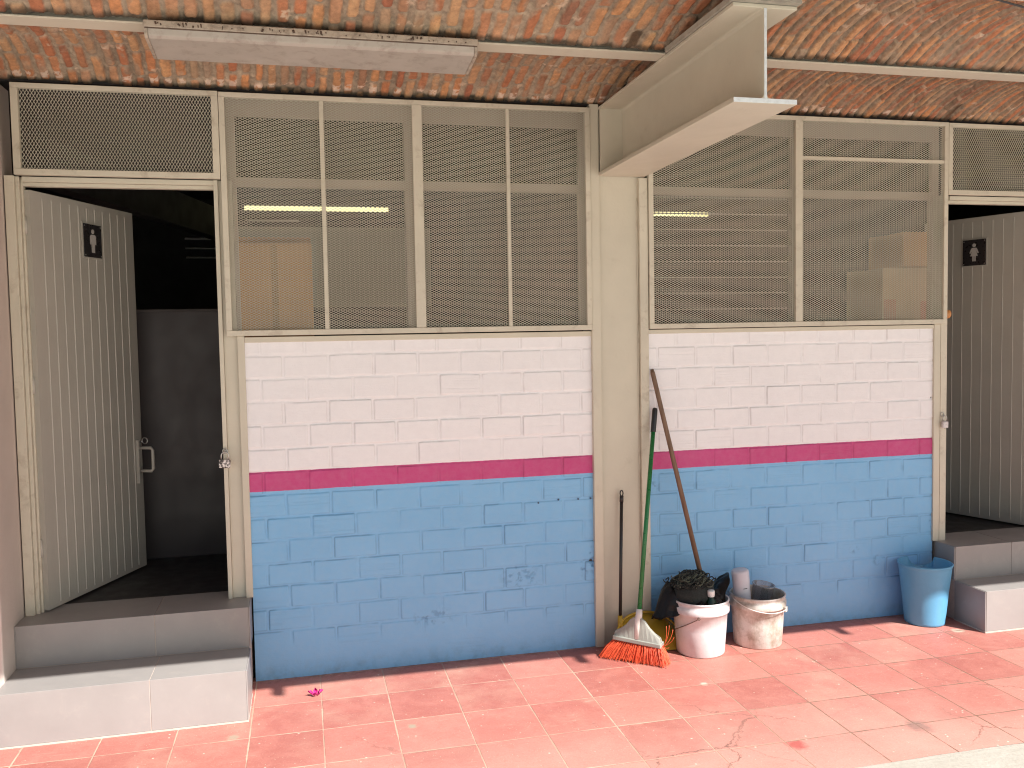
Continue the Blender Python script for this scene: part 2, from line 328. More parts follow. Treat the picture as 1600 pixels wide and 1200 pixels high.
class MB:
    """collects simple shapes into one mesh"""
    def __init__(s): s.v = []; s.f = []; s.sm = []
    def add(s, vs, fs, smooth=False):
        b = len(s.v); s.v += [tuple(v) for v in vs]; s.f += [tuple(i + b for i in f) for f in fs]; s.sm += [smooth] * len(fs)
        return s
    def box(s, x0, x1, y0, y1, z0, z1, mat=None):
        vs = [Vector(p) for p in ((x0, y0, z0), (x1, y0, z0), (x1, y1, z0), (x0, y1, z0), (x0, y0, z1), (x1, y0, z1), (x1, y1, z1), (x0, y1, z1))]
        if mat is not None: vs = [mat @ v for v in vs]
        return s.add(vs, [(0, 3, 2, 1), (4, 5, 6, 7), (0, 1, 5, 4), (1, 2, 6, 5), (2, 3, 7, 6), (3, 0, 4, 7)])
    def tube(s, pts, r, n=10, cap=True, closed=False):
        pts = [Vector(p) for p in pts]; N = len(pts)
        rr = r if isinstance(r, (list, tuple)) else [r] * N
        vs = []; prev = None
        for i, p in enumerate(pts):
            if closed: d = pts[(i + 1) % N] - pts[i - 1]
            else: d = pts[min(i + 1, N - 1)] - pts[max(i - 1, 0)]
            d.normalize()
            if prev is None:
                a = Vector((0, 0, 1)) if abs(d.z) < 0.9 else Vector((1, 0, 0)); e1 = d.cross(a).normalized()
            else:
                e1 = (prev - d * prev.dot(d)).normalized()
            prev = e1; e2 = d.cross(e1)
            for k in range(n):
                t = 2 * math.pi * k / n; vs.append(p + (e1 * math.cos(t) + e2 * math.sin(t)) * rr[i])
        fs = []
        for i in range(N if closed else N - 1):
            j = (i + 1) % N
            for k in range(n): fs.append((i * n + k, i * n + (k + 1) % n, j * n + (k + 1) % n, j * n + k))
        s.add(vs, fs, True)
        if cap and not closed:
            b = len(s.v) - len(vs)
            s.f += [tuple(b + k for k in range(n))[::-1], tuple(b + (N - 1) * n + k for k in range(n))]; s.sm += [False, False]
        return s
    def lathe(s, prof, n=48, c=(0, 0), cap0=False, cap1=False, wob=None):
        vs = []; fs = []
        for (r, z) in prof:
            for k in range(n):
                t = 2 * math.pi * k / n; q = r * (1 + (wob(t, z) if wob else 0)); vs.append((c[0] + q * math.cos(t), c[1] + q * math.sin(t), z))
        for i in range(len(prof) - 1):
            for k in range(n): fs.append((i * n + k, i * n + (k + 1) % n, (i + 1) * n + (k + 1) % n, (i + 1) * n + k))
        if cap0: fs.append(tuple(range(n))[::-1])
        if cap1: fs.append(tuple((len(prof) - 1) * n + k for k in range(n)))
        return s.add(vs, fs, True)
    def prism(s, poly, y0, y1, mat=None):
        """poly in (x, z), extruded along y"""
        n = len(poly)
        vs = [Vector((p[0], y0, p[1])) for p in poly] + [Vector((p[0], y1, p[1])) for p in poly]
        if mat is not None: vs = [mat @ v for v in vs]
        fs = [tuple(range(n)), tuple(range(n, 2 * n))[::-1]] + [(i, i + n, (i + 1) % n + n, (i + 1) % n) for i in range(n)]
        return s.add(vs, fs)
    def build(s, name, mat, parent=None, loc=None, bevel=0.0, smooth=False, seg=2):
        me = bpy.data.meshes.new(name); me.from_pydata(s.v, [], s.f); me.update()
        me.polygons.foreach_set('use_smooth', [True] * len(s.f) if smooth else s.sm)
        bm = bmesh.new(); bm.from_mesh(me); bmesh.ops.recalc_face_normals(bm, faces=bm.faces); bm.to_mesh(me); bm.free()
        me.materials.append(mat)
        o = link(name, me, parent, loc)
        if bevel:
            b = o.modifiers.new('bevel', 'BEVEL'); b.width = bevel; b.segments = seg; b.limit_method = 'ANGLE'; b.angle_limit = math.radians(40)
            b.harden_normals = False
        return o

def np_mesh(name, V, Q, mat, parent=None, smooth=True, attrs=None, cols=None, loc=None):
    me = bpy.data.meshes.new(name); nv, nf = len(V), len(Q)
    me.vertices.add(nv); me.vertices.foreach_set('co', V.astype(np.float32).ravel())
    me.loops.add(nf * 4); me.loops.foreach_set('vertex_index', Q.astype(np.int32).ravel())
    me.polygons.add(nf); me.polygons.foreach_set('loop_start', np.arange(0, nf * 4, 4, dtype=np.int32))
    me.polygons.foreach_set('loop_total', np.full(nf, 4, dtype=np.int32))
    me.polygons.foreach_set('use_smooth', np.full(nf, smooth, dtype=bool))
    me.update(calc_edges=True)
    for k, a in (attrs or {}).items():
        at = me.attributes.new(k, 'FLOAT', 'POINT'); at.data.foreach_set('value', a.astype(np.float32).ravel())
    for k, a in (cols or {}).items():
        at = me.attributes.new(k, 'FLOAT_COLOR', 'POINT')
        c4 = np.ones((nv, 4), np.float32); c4[:, :3] = a.reshape(-1, 3); at.data.foreach_set('color', c4.ravel())
    me.materials.append(mat)
    return link(name, me, parent, loc)
def grid_quads(nx, ny, flip=False):
    i = np.arange(nx - 1)[None, :]; j = np.arange(ny - 1)[:, None]; a = (j * nx + i).ravel()
    q = np.stack([a, a + 1, a + nx + 1, a + nx], 1)
    return q[:, ::-1] if flip else q

TAB = RNG.rand(64, 512, 512) if False else RNG.rand(16, 256, 256)
def vn(x, y, k=0):
    x = np.asarray(x, float); y = np.asarray(y, float)
    xi = np.floor(x).astype(int); yi = np.floor(y).astype(int); fx = x - xi; fy = y - yi
    fx = fx * fx * (3 - 2 * fx); fy = fy * fy * (3 - 2 * fy); T = TAB[k % 16]
    a = T[yi % 256, xi % 256]; b = T[yi % 256, (xi + 1) % 256]; c = T[(yi + 1) % 256, xi % 256]; d = T[(yi + 1) % 256, (xi + 1) % 256]
    return (a * (1 - fx) + b * fx) * (1 - fy) + (c * (1 - fx) + d * fx) * fy
def fbm(x, y, k=0, o=4):
    s = 0; a = 0.5; t = 0
    for i in range(o): s = s + a * vn(x * 2 ** i + 17 * i, y * 2 ** i + 9 * i, k + i); t += a; a *= 0.55
    return s / t
def H(i, j, k): return TAB[k % 16][np.asarray(j).astype(int) % 256, np.asarray(i).astype(int) % 256]
def sstep(x, a, b):
    t = np.clip((x - a) / (b - a), 0, 1); return t * t * (3 - 2 * t)

# ================================================================== SETTING
# ground beyond the walkway: unseen concrete sheet, paler than the kerb for bounce light
g = MB().add([(-90, -90, -0.004), (90, -90, -0.004), (90, -1.95, -0.004), (-90, -1.95, -0.004)], [(0, 1, 2, 3)]).build('unseen_yard_ground', m_unseen_conc); tag(g, kind='structure')
g['label'] = 'unseen concrete yard beyond the kerb, kept pale for bounce light'
kb = MB().box(-8, 11, -1.955, -1.46, -0.06, -0.0015).build('kerb', m_kerb, None, bevel=0.004); tag(kb, 'worn pale concrete kerb strip edging the red tiles', kind='structure')
# walkway: a long, faintly uneven tiled sheet
nx, ny = 500, 90
gx = np.linspace(-6, 9, nx); gy = np.linspace(-1.5, 0.05, ny); X, Y = np.meshgrid(gx, gy)
Z = 0.004 * (fbm(X * 1.3 + 20, Y * 1.3 + 20, 2) - 0.5)
# settled tiles
ti = np.floor((X - 0.035) / 0.3); tj = np.floor((Y + 0.012) / 0.3075)
Z += (H(ti + 50, tj + 50, 3) - 0.5) * 0.0012
Yk = Y.copy(); Yk[0, :] += 0.012 * (fbm(gx * 4 + 20, gx * 0 + 3, 5) - 0.5)
walk = np_mesh('walkway', np.stack([X, Yk, Z], -1).reshape(-1, 3), grid_quads(nx, ny), m_floor); tag(walk, kind='structure')
walk['label'] = 'red tiled walkway along the wall'

# ================================================================== STEPS
def steps(x0, x1, yf, seams, name, label):
    t = thing(name, label, 'steps', ((x0 + x1) / 2, (yf) / 2, 0)); ox, oy = t.location.x, t.location.y
    yu = -0.165
    for part, ya, yb, z0, z1, sm in (('lower_step', yf, yu, 0.0, 0.226, seams[0]), ('upper_step', yu, 0.14, 0.0, 0.415, seams[1])):
        e = 0.004
        tile = MB(); cuts = [x0] + list(sm) + [x1]
        zb = 0.008 if part == 'lower_step' else 0.2275
        for a, b in zip(cuts[:-1], cuts[1:]):
            a2 = a + (0.0014 if a != x0 else 0); b2 = b - (0.0014 if b != x1 else 0)
            # one tile wraps the nosing: tread plate + riser plate meeting at the mitred edge
            tile.prism([(0, 0)] * 0 + [(ya - ox * 0, z1), (yb, z1), (yb, z1 - 0.009), (ya + 0.009, z1 - 0.009), (ya + 0.009, zb), (ya, zb)], a2, b2,
                       Matrix(((0, 1, 0, -ox), (1, 0, 0, -oy), (0, 0, 1, 0), (0, 0, 0, 1))))
        # side plates
        for sx0, sx1 in ((x0 - 0.006, x0 - 0.0005), (x1 + 0.0005, x1 + 0.006)):
            tile.box(sx0 - ox, sx1 - ox, ya + 0.002 - oy, (0.0 if part == 'upper_step' else yb) - 0.002 - oy, 0.008 if part == 'lower_step' else 0.2275, z1 - 0.002)
        o = tile.build(part, m_tile_grey, t, bevel=0.0012)
        core = MB().box(x0 + 0.001 - ox, x1 - 0.001 - ox, ya + 0.0025 - oy, yb + 0.0 - oy, 0.001, z1 - 0.0025)
        if part == 'lower_step': core.box(x0 - 0.007 - ox, x1 + 0.007 - ox, ya - 0.003 - oy, yb - oy, 0.0, 0.007)   # thin grout fillet at the foot
        core.build('grout', m_grout, o)
    return t
steps(-1.262, -0.283, -0.461, ([-0.672], [-0.690]), 'doorway_steps', 'two grey tiled steps up to the open doorway with the man pictogram')
steps(3.533, 5.2, -0.40, ([4.35], [3.905]), 'doorway_steps', 'two grey tiled steps beside the blue bucket, up to the women doorway')

# ================================================================== PAINTED BLOCK WALLS
def block_wall(x0, x1, z1, name, label, damage):
    dx = 0.0034; nx = int((x1 - x0) / dx) + 1; nz = int((z1) / dx) + 1
    gx = np.linspace(x0, x1, nx); gz = np.linspace(0, z1, nz); X, Z = np.meshgrid(gx, gz)
    Xw = X + 0.0035 * (fbm(X * 11 + 40, Z * 11 + 40, 1, 3) - 0.5) ; Zw = Z + 0.0060 * (fbm(X * 7 + 50, Z * 9 + 20, 2, 3) - 0.5)
    P = 0.1115; L = 0.2130
    r = np.floor((Zw - 0.905) / P); v = Zw - 0.905 - r * P
    off = np.where(np.mod(r, 2) == 0, 0.0135, -0.094) + (H(r + 30, r * 0 + 5, 7) - 0.5) * 0.012
    c = np.floor((Xw - off) / L); u = Xw - off - c * L
    rr, cc = r + 60, c + 60
    # which vertical joint we are nearest to shares a jitter on both sides
    jl = (H(cc, rr, 3) - 0.5) * 0.010; jr = (H(cc + 1, rr, 3) - 0.5) * 0.010
    hw = 0.0062
    dl = u - (hw + jl); dr = (L - hw + jr) - u; db = v - (0.0062 + (H(cc, rr, 4) - 0.5) * 0.003); dt = (P - 0.0058 + (H(cc, rr, 5) - 0.5) * 0.004) - v
    R_ = 0.006
    ax = np.minimum(dl, dr); az = np.minimum(db, dt)
    d = np.where((ax < R_) & (az < R_), R_ - np.hypot(R_ - ax, R_ - az), np.minimum(ax, az))
    inside = sstep(d, -0.0012, 0.0022)
    mort = -0.0020 + 0.0024 * (fbm(X * 45 + 9, Z * 45 + 9, 4, 4) - 0.55) + 0.0040 * (fbm(X * 9, Z * 9 + 70, 5, 3) - 0.5)
    face = (H(cc, rr, 6) - 0.5) * 0.0036 + (u - L / 2) * (H(cc, rr, 8) - 0.5) * 0.010 + (v - P / 2) * (H(cc, rr, 9) - 0.5) * 0.014 + 0.0008
    hgt = mort * (1 - inside) + face * inside
    # shrinkage crack where the face meets the mortar; stronger along top and left edges, broken by noise
    A = 0.06 + 0.94 * sstep(fbm(X * 8 + 3, Z * 10 + 33, 6, 4), 0.36, 0.58)
    top = (dt < db) & (az <= ax); left = (dl < dr) & (ax < az)
    sgn = np.where(top, 1.0, np.where(left, 0.85, np.where(ax < az, 0.6, 0.32)))
    per = 0.35 + 0.65 * sstep(H(cc, rr, 10), 0.25, 0.75)
    blue = 1.0 - 0.35 * sstep(Z, 0.92, 1.02)
    crack = A * sgn * per * np.exp(-((d + 0.0002) / 0.0023) ** 2)
    hgt -= 0.0034 * crack * blue
    scr = (H(cc, rr, 11) > 0.86) * inside
    hgt -= scr * 0.0011 * sstep(vn(X * 5 + 7, Z * 260, 12), 0.6, 0.85)
    scrk = scr * 0.10 * sstep(vn(X * 5 + 7, Z * 260, 12), 0.6, 0.85)
    # render coat at the foot
    foot = 1 - sstep(Z + 0.03 * (fbm(X * 3, Z * 3 + 10, 7, 3) - 0.5), 0.15, 0.215)
    hgt = hgt * (1 - foot) + foot * (0.0032 + 0.004 * (fbm(X * 6 + 4, Z * 8 + 1, 8, 4) - 0.5)); crack = crack * (1 - foot) + scrk
    for (px, pz, sx, sz, amp) in damage:
        m = np.exp(-(((X - px) / sx) ** 2 + ((Z - pz) / sz) ** 2) ** 2)
        nn = sstep(fbm(X * 60, Z * 60 + 15, 9, 4), 0.52, 0.68)
        hgt -= amp * m * nn; crack = np.clip(crack + m * nn * 0.55, 0, 1)
    hgt += 0.0012 * (fbm(X * 30 + 60, Z * 30, 11, 3) - 0.5) + 0.005 * (fbm(X * 1.5 + 60, Z * 1.5, 11, 2) - 0.5)
    cx = (x0 + x1) / 2
    t = thing(name, label, 'wall', (cx, 0, 0))
    V = np.stack([X - cx, -hgt, Z], -1).reshape(-1, 3)
    np_mesh('painted_face', V, grid_quads(nx, nz), m_wall, t, attrs={'crack': crack})
    MB().box(x0 - cx, x1 - cx, 0.008, 0.14, 0, z1 + 0.02).build('block_core', m_dark_wall, t)
    return t
wl = block_wall(-0.270, 1.468, 1.640, 'painted_block_wall', 'left block wall painted white, magenta and blue beside the man doorway',
                [(1.06, 0.405, 0.10, 0.055, 0.004), (0.60, 0.235, 0.10, 0.04, 0.003), (1.445, 0.46, 0.018, 0.07, 0.008), (1.40, 0.42, 0.02, 0.05, 0.004), (1.452, 0.27, 0.012, 0.03, 0.008)])
wr = block_wall(1.752, 3.512, 1.650, 'painted_block_wall', 'right block wall painted white, magenta and blue behind the buckets',
                [(1.80, 0.84, 0.025, 0.03, 0.003), (3.15, 0.33, 0.03, 0.03, 0.003), (3.50, 0.52, 0.01, 0.05, 0.008), (3.503, 1.24, 0.008, 0.02, 0.008), (3.503, 1.45, 0.008, 0.02, 0.008), (3.0, 0.4, 0.03, 0.02, 0.003)])
# plastic wall plugs left in the blue field
for (x, z) in ((1.157, 0.783), (1.265, 0.793), (1.372, 0.790), (1.440, 0.790)):
    p = MB(); p.tube([(0, 0.004, 0), (0, -0.0035, 0)], 0.0055, 12); p.build('wall_plug', simple('blue_plug', (0.09, 0.2, 0.36), 0.5) if 'blue_plug' not in bpy.data.materials else bpy.data.materials['blue_plug'], wl, (x - wl.location.x, 0, z))
    MB().tube([(0, -0.0032, 0), (0, -0.0040, 0)], 0.003, 10).build('wall_plug_hole', m_black_plastic, wl, (x - wl.location.x, 0, z))
# steel edge trim round each wall panel
cx = wl.location.x
tr = MB(); tr.box(-0.300 - cx, -0.268 - cx, -0.012, 0.05, 0.415, 1.668); tr.box(-0.2675 - cx, 1.455 - cx, -0.010, 0.05, 1.636, 1.662)
tr.build('edge_trim', m_beige, wl, bevel=0.002)
cx = wr.location.x
tr = MB(); tr.box(3.507 - cx, 3.548 - cx, -0.012, 0.05, 0.415, 1.668); tr.box(1.760 - cx, 3.5065 - cx, -0.010, 0.05, 1.642, 1.664)
tr.build('edge_trim', m_beige, wr, bevel=0.002)

# ================================================================== COLUMN + I-BEAM
col = thing('steel_column', 'beige steel column between the two painted walls, broom handles in front', 'column', (1.61, 0, 0))
MB().box(-0.120, 0.115, 0.0, 0.13, 0, 2.80).build('web_plate', m_beige, col)
MB().box(-0.156, -0.108, -0.024, 0.128, 0, 2.815).build('flange', m_beige, col, bevel=0.003)
MB().box(0.108, 0.155, -0.024, 0.128, 0, 2.45).build('flange', m_beige_dirty, col, bevel=0.003)
wd = MB(); wd.tube([(-0.1055, -0.002, 0.002), (-0.1055, -0.002, 2.44)], 0.0032, 6)
wob = [(0.1035 + 0.0012 * math.sin(i * 1.7), -0.002, 0.002 + i * 0.0601) for i in range(40)]; wd.tube(wob, [0.003 + 0.0012 * random.random() for _ in wob], 6)
wd.build('weld_seam', m_beige_dirty, col)

m_sky_end = simple('skylit_cut_end', (0.66, 0.72, 0.76), 0.5, 0.1, 60)  # blue skylight on the cut end, put into the colour
bm_ = thing('steel_beam', 'beige I-beam jutting out overhead from the column under the brick ceiling', 'beam', (1.625, -0.73, 2.455))
y0, y1 = -1.475 + 0.73, -0.026 + 0.73 + 0.02
hb = 0.345
MB().box(-0.125, 0.125, y0, y1, 0, 0.018).build('bottom_flange', m_beige, bm_, bevel=0.002)
MB().box(-0.125, 0.125, y0, y1, hb - 0.013, hb).build('top_flange', m_beige, bm_, bevel=0.002)
wb = MB(); wb.box(-0.0055, 0.0055, y0, y1, 0.0182, hb - 0.0132)
for zz, sg in ((0.018, 1), (hb - 0.013, -1)):       # root fillets
    for sx in (-1, 1):
        pr = [(sx * 0.0053, zz + sg * 0.0002), (sx * 0.017, zz + sg * 0.0002), (sx * 0.009, zz + sg * 0.004), (sx * 0.0068, zz + sg * 0.010), (sx * 0.0053, zz + sg * 0.017)]
        wb.prism(pr, y0 + 0.0005, y1 - 0.0005)
wb.build('web', m_beige, bm_)
ec = MB(); ec.box(-0.1235, 0.1235, y0 - 0.0015, y0 - 0.0002, 0.001, 0.0172); ec.box(-0.005, 0.005, y0 - 0.0015, y0 - 0.0002, 0.0175, hb - 0.014); ec.build('cut_end_skylight', m_sky_end, bm_)
MB().box(-0.124, -0.006, y1 - 0.045, y1 - 0.035, 0.0185, hb - 0.0135).build('stiffener', m_beige, bm_)

# ================================================================== ROOF : brick vaults on steel joists
roof = thing('brick_vault_roof', 'vaulted ceiling of bare orange brick on thin beige steel joists', 'roof', (1.6, -1.2, 2.8))
RO = np.array(roof.location)
def vault(ya, yb, name, dx, ds, seed, x0=-3.0, x1=1.6, rise=0.105, Pc=0.0675, jw=1.0):
    Wd = yb - ya; s_len = abs(Wd) * 1.03
    nx = int((x1 - x0) / dx) + 1; ns = int(s_len / ds) + 1
    gx = np.linspace(x0, x1, nx); tt = np.linspace(0, 1, ns); X, T = np.meshgrid(gx, tt); S = T * s_len
    # courses lean and wander
    Xw = X + 0.030 * (T - 0.5) ** 2 * 4 * 0.4 + 0.026 * (fbm(X * 2.2 + seed, S * 2 + 5, seed, 3) - 0.5) + 0.009 * (fbm(X * 12 + 5, S * 14, seed + 1, 3) - 0.5)
    c = np.floor(Xw / Pc); u = Xw - c * Pc; cc = c + 100
    L = 0.165 if jw == 1 else 0.215; sh = H(cc, c * 0 + 9, seed) * 0.17
    Sw = S + 0.006 * (fbm(X * 30, S * 30, seed + 2, 2) - 0.5)
    k = np.floor((Sw + sh) / L); v = Sw + sh - k * L; kk = k + 30
    wl_ = jw * (0.0075 + 0.006 * H(cc, kk, seed + 3)); wr_ = jw * (0.0075 + 0.006 * H(cc, kk, seed + 4))
    dl = u - wl_; dr = (Pc - wr_) - u; eg = 0.005 if jw == 1 else 0.0022; db = v - eg - eg * H(cc, kk, seed + 5); dt = L - eg - eg * H(cc, kk, seed + 6) - v
    R_ = 0.013 if jw == 1 else 0.006; ax = np.minimum(dl, dr); az = np.minimum(db, dt)
    d = np.where((ax < R_) & (az < R_), R_ - np.hypot(R_ - ax, R_ - az), np.minimum(ax, az))
    d = d + 0.008 * (fbm(X * 38 + 7, S * 38 + 3, seed + 7, 4) - 0.5)
    ins = sstep(d, -0.0022, 0.0032)
    gro = (jw < 1) * sstep(fbm(X * 9 + 5, S * 7 + 5, seed + 5, 3), 0.35, 0.6) * np.exp(-((u - Pc + 0.004) / 0.0035) ** 2)
    n1 = fbm(X * 26 + 31, S * 26 + 8, seed + 8, 5); n2 = fbm(X * 70 + 3, S * 70, seed + 9, 3)
    brick_h = 0.006 + (H(cc, kk, seed + 6) - 0.5) * 0.009 + (u - Pc / 2) * (H(cc, kk, seed + 2) - 0.5) * 0.28 * (1 if jw == 1 else 0.6) - 0.007 * (n1 - 0.5) - 0.004 * (n2 - .5)
    mort_h = -0.003 + 0.014 * (n1 - 0.5) + 0.005 * (n2 - 0.5) + 0.009 * sstep(fbm(X * 9, S * 6, seed + 3, 3), 0.52, 0.75)
    rel = 0.35 + 0.65 * sstep(X, 1.5, 2.2)                      # right of the beam the courses are laid proud of one another
    crs = ((u / Pc) - 0.5) * (0.011 + 0.009 * H(cc, c * 0 + 4, seed)) * -rel + (H(cc, c * 0 + 7, seed) - 0.5) * 0.008 * rel
    crs = crs * sstep(np.minimum(T, 1 - T), 0.0, 0.10)
    brick_h = brick_h + crs; mort_h = mort_h + crs * 0.6
    h = brick_h * ins + mort_h * (1 - ins) - 0.005 * np.exp(-((d + 0.0005) / 0.0035) ** 2) * sstep(n1, 0.35, 0.6) - 0.010 * gro
    # colour of each brick
    pal = np.array([(0.60, 0.27, 0.125), (0.50, 0.185, 0.095), (0.62, 0.34, 0.18), (0.40, 0.145, 0.085), (0.52, 0.30, 0.18), (0.34, 0.165, 0.11), (0.56, 0.22, 0.11), (0.46, 0.29, 0.19)])
    hi = (H(cc, kk, seed + 1) * 0.999 * len(pal)).astype(int); hj = (H(cc, kk, seed + 5) * 0.999 * len(pal)).astype(int)
    b = pal[hi] * 0.7 + pal[hj] * 0.3
    tone = 0.80 + 0.5 * (n1[..., None] - 0.3); b = b * tone
    smear = sstep(fbm(X * 16 + 2, S * 10 + 6, seed + 4, 4), 0.56, 0.72) * 0.65
    mc = np.array((0.44, 0.375, 0.295)) * (0.75 + 0.6 * (n2[..., None] - 0.2)) * (0.8 + 0.5 * (fbm(X * 3, S * 3, seed, 3)[..., None] - 0.3))
    b = b * np.array((1.06, 1.20, 1.24)); cM = mc * (1 - ins[..., None]) + (b * (1 - smear[..., None]) + mc * smear[..., None]) * ins[..., None]
    dark = sstep(H(cc, kk, seed + 9), 0.984, 0.988)[..., None] * ins[..., None]; cM = cM * (1 - 0.75 * dark)
    lime = sstep(fbm(X * 14, S * 20 + 44, seed + 6, 4), 0.735, 0.78)[..., None] * 0.8; cM = cM * (1 - lime) + np.array((0.66, 0.53, 0.42)) * lime
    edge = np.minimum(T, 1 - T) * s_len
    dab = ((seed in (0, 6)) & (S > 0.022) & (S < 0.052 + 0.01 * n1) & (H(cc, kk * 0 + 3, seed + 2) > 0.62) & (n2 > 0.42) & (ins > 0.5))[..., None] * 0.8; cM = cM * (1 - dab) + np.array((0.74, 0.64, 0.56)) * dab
    mould_shade = (1 - sstep(edge + 0.035 * (fbm(X * 12, S * 12, seed + 1, 3) - 0.5), 0.004, 0.034))[..., None] * 0.85  # black mould at the springings, with the beams' shadow gap painted in
    cM = cM * (1 - mould_shade) + np.array((0.035, 0.028, 0.018)) * mould_shade
    # curve
    yy = ya + Wd * T; zc = 2.818 + rise * (1 - (2 * T - 1) ** 2)
    # normal pointing down/outside of the shell
    nyv = -(rise * -4 * (2 * T - 1) / Wd); nzv = 1.0; ln = np.hypot(nyv, nzv); nyv = nyv / ln; nzv = nzv / ln
    V = np.stack([X, yy - nyv * h, zc - nzv * h], -1).reshape(-1, 3) - RO
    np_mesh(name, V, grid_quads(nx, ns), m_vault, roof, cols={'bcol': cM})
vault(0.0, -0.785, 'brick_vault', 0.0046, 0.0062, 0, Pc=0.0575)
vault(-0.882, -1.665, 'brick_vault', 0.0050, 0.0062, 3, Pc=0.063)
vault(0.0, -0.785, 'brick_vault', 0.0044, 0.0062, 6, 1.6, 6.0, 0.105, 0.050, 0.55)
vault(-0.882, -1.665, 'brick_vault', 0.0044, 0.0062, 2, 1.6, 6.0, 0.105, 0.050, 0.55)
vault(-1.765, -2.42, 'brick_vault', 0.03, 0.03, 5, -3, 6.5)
for yj in (-0.8335, -1.715):
    j = MB(); j.box(-3 - 1.6, 6.5 - 1.6, yj - 0.048 + 1.2, yj + 0.048 + 1.2, 0.001, 0.008); j.box(-4.6, 4.9, yj - 0.004 + 1.2, yj + 0.004 + 1.2, 0.009, 0.12)
    j.build('joist', m_beige, roof, bevel=0.0015)
# wall plate joist above the grilles, concrete edge, topping, spouts
MB().box(-4.6, 4.9, 1.2 + 0.002, 1.2 + 0.09, 0.0115, 0.12).build('wall_plate', m_dark_wall2, roof)
MB().box(-4.6, 4.9, 1.2 - 2.50, 1.2 + 5.0, 0.16, 0.30).build('roof_slab', m_cable_grey, roof)
MB().box(-4.6, 4.9, -2.450 + 1.2, -2.37 + 1.2, 0.05, 0.159).build('fascia', m_cable_grey, roof)
MB().box(-0.11, 0.155, -1.50 + 1.2, -0.9 + 1.2, 0.0015, 0.022).build('bearing_pad', m_cable_grey, roof)
for k in range(-1, 4):
    xs = 1.607 + 1.487 * k - 1.6
    MB().tube([(xs, -2.44 + 1.2, 0.105), (xs, -2.575 + 1.2, 0.100)], 0.027, 14).build('water_spout', m_cable_grey, roof)
# building shell behind and around (keeps the rooms dark)
shell = thing('toilet_block', 'dark interior shell of the toilet block seen through doors and mesh', 'building', (1.6, 2.2, 0)); sx, sy = 1.6, 2.2
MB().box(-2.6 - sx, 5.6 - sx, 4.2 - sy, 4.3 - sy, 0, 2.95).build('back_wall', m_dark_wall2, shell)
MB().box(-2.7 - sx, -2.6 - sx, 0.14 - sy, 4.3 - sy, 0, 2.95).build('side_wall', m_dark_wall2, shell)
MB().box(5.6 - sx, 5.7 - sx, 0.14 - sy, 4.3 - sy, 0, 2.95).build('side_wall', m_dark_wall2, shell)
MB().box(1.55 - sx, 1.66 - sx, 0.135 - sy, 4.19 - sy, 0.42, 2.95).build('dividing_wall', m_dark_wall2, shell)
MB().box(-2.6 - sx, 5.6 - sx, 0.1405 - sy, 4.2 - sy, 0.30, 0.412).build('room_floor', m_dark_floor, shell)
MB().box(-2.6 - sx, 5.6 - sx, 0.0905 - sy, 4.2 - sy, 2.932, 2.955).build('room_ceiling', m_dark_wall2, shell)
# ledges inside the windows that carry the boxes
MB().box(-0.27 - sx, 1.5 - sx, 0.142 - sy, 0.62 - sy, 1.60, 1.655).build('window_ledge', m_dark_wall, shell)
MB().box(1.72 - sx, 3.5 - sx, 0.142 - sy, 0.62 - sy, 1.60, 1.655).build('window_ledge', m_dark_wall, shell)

# left pillar and far right wall
pl = MB(); pl.box(-0.75, 0.0, -0.315, 0.0, 0, 2.812); pl.build('rendered_pillar', m_pillar, None, (-1.268, 0.0, 0), bevel=0.006)
p_ = bpy.data.objects['rendered_pillar']; tag(p_, 'pinkish rendered pillar at the far left edge beside the steps', 'pillar')
bw = MB(); bw.box(0, 1.1, 0, 0.14, 0, 2.8); bw.build('end_wall', m_pillar, None, (4.47, 0.0, 0)); tag(bpy.data.objects['end_wall'], 'rendered wall right of the women doorway', 'wall')
bw = MB(); bw.box(0, 0.6, 0.002, 0.14, 0, 2.8); bw.build('end_wall', m_pillar, None, (-1.87, 0.0, 0)); tag(bpy.data.objects['end_wall.001'], 'rendered wall behind the pillar, left of the man doorway', 'wall')

# ================================================================== DOOR FRAMES
def door_frame(x0, x1, name, label, left=True):
    """x0..x1 outer edges"""
    t = thing(name, label, 'door frame', ((x0 + x1) / 2, 0, 0.415)); cx = t.location.x; a, b = x0 - cx, x1 - cx
    zt = 2.3955 - 0.415
    j = MB()
    j.box(a, a + 0.040, -0.014, 0.06, 0.0, zt); j.box(a + 0.0405, a + 0.056, 0.004, 0.06, 0.0, zt - 0.001); j.box(a + 0.0565, a + 0.066, 0.022, 0.060, 0.0, zt - 0.002)
    j.build('jamb', m_beige_dirty, t, bevel=0.0015)
    j = MB()
    j.box(b - 0.062, b, 0.010, 0.06, 0.0, zt); j.box(b - 0.0815, b - 0.0625, -0.004, 0.06, 0.0, zt - 0.001)
    j.build('jamb', m_beige, t, bevel=0.0015)
    h = MB(); h.box(a + 0.066, b - 0.082, 0.006, 0.06, 2.372 - 0.415, zt - 0.0005); h.box(a + 0.066, b - 0.082, 0.024, 0.06, 2.355 - 0.415, 2.3715 - 0.415)
    h.build('head', m_beige, t, bevel=0.0015)
    return t
dfL = door_frame(-1.262, -0.3005, 'door_frame', 'beige steel door frame with padlock at the man doorway')
dfR = door_frame(3.5485, 4.468, 'door_frame', 'beige steel door frame at the women doorway on the right')
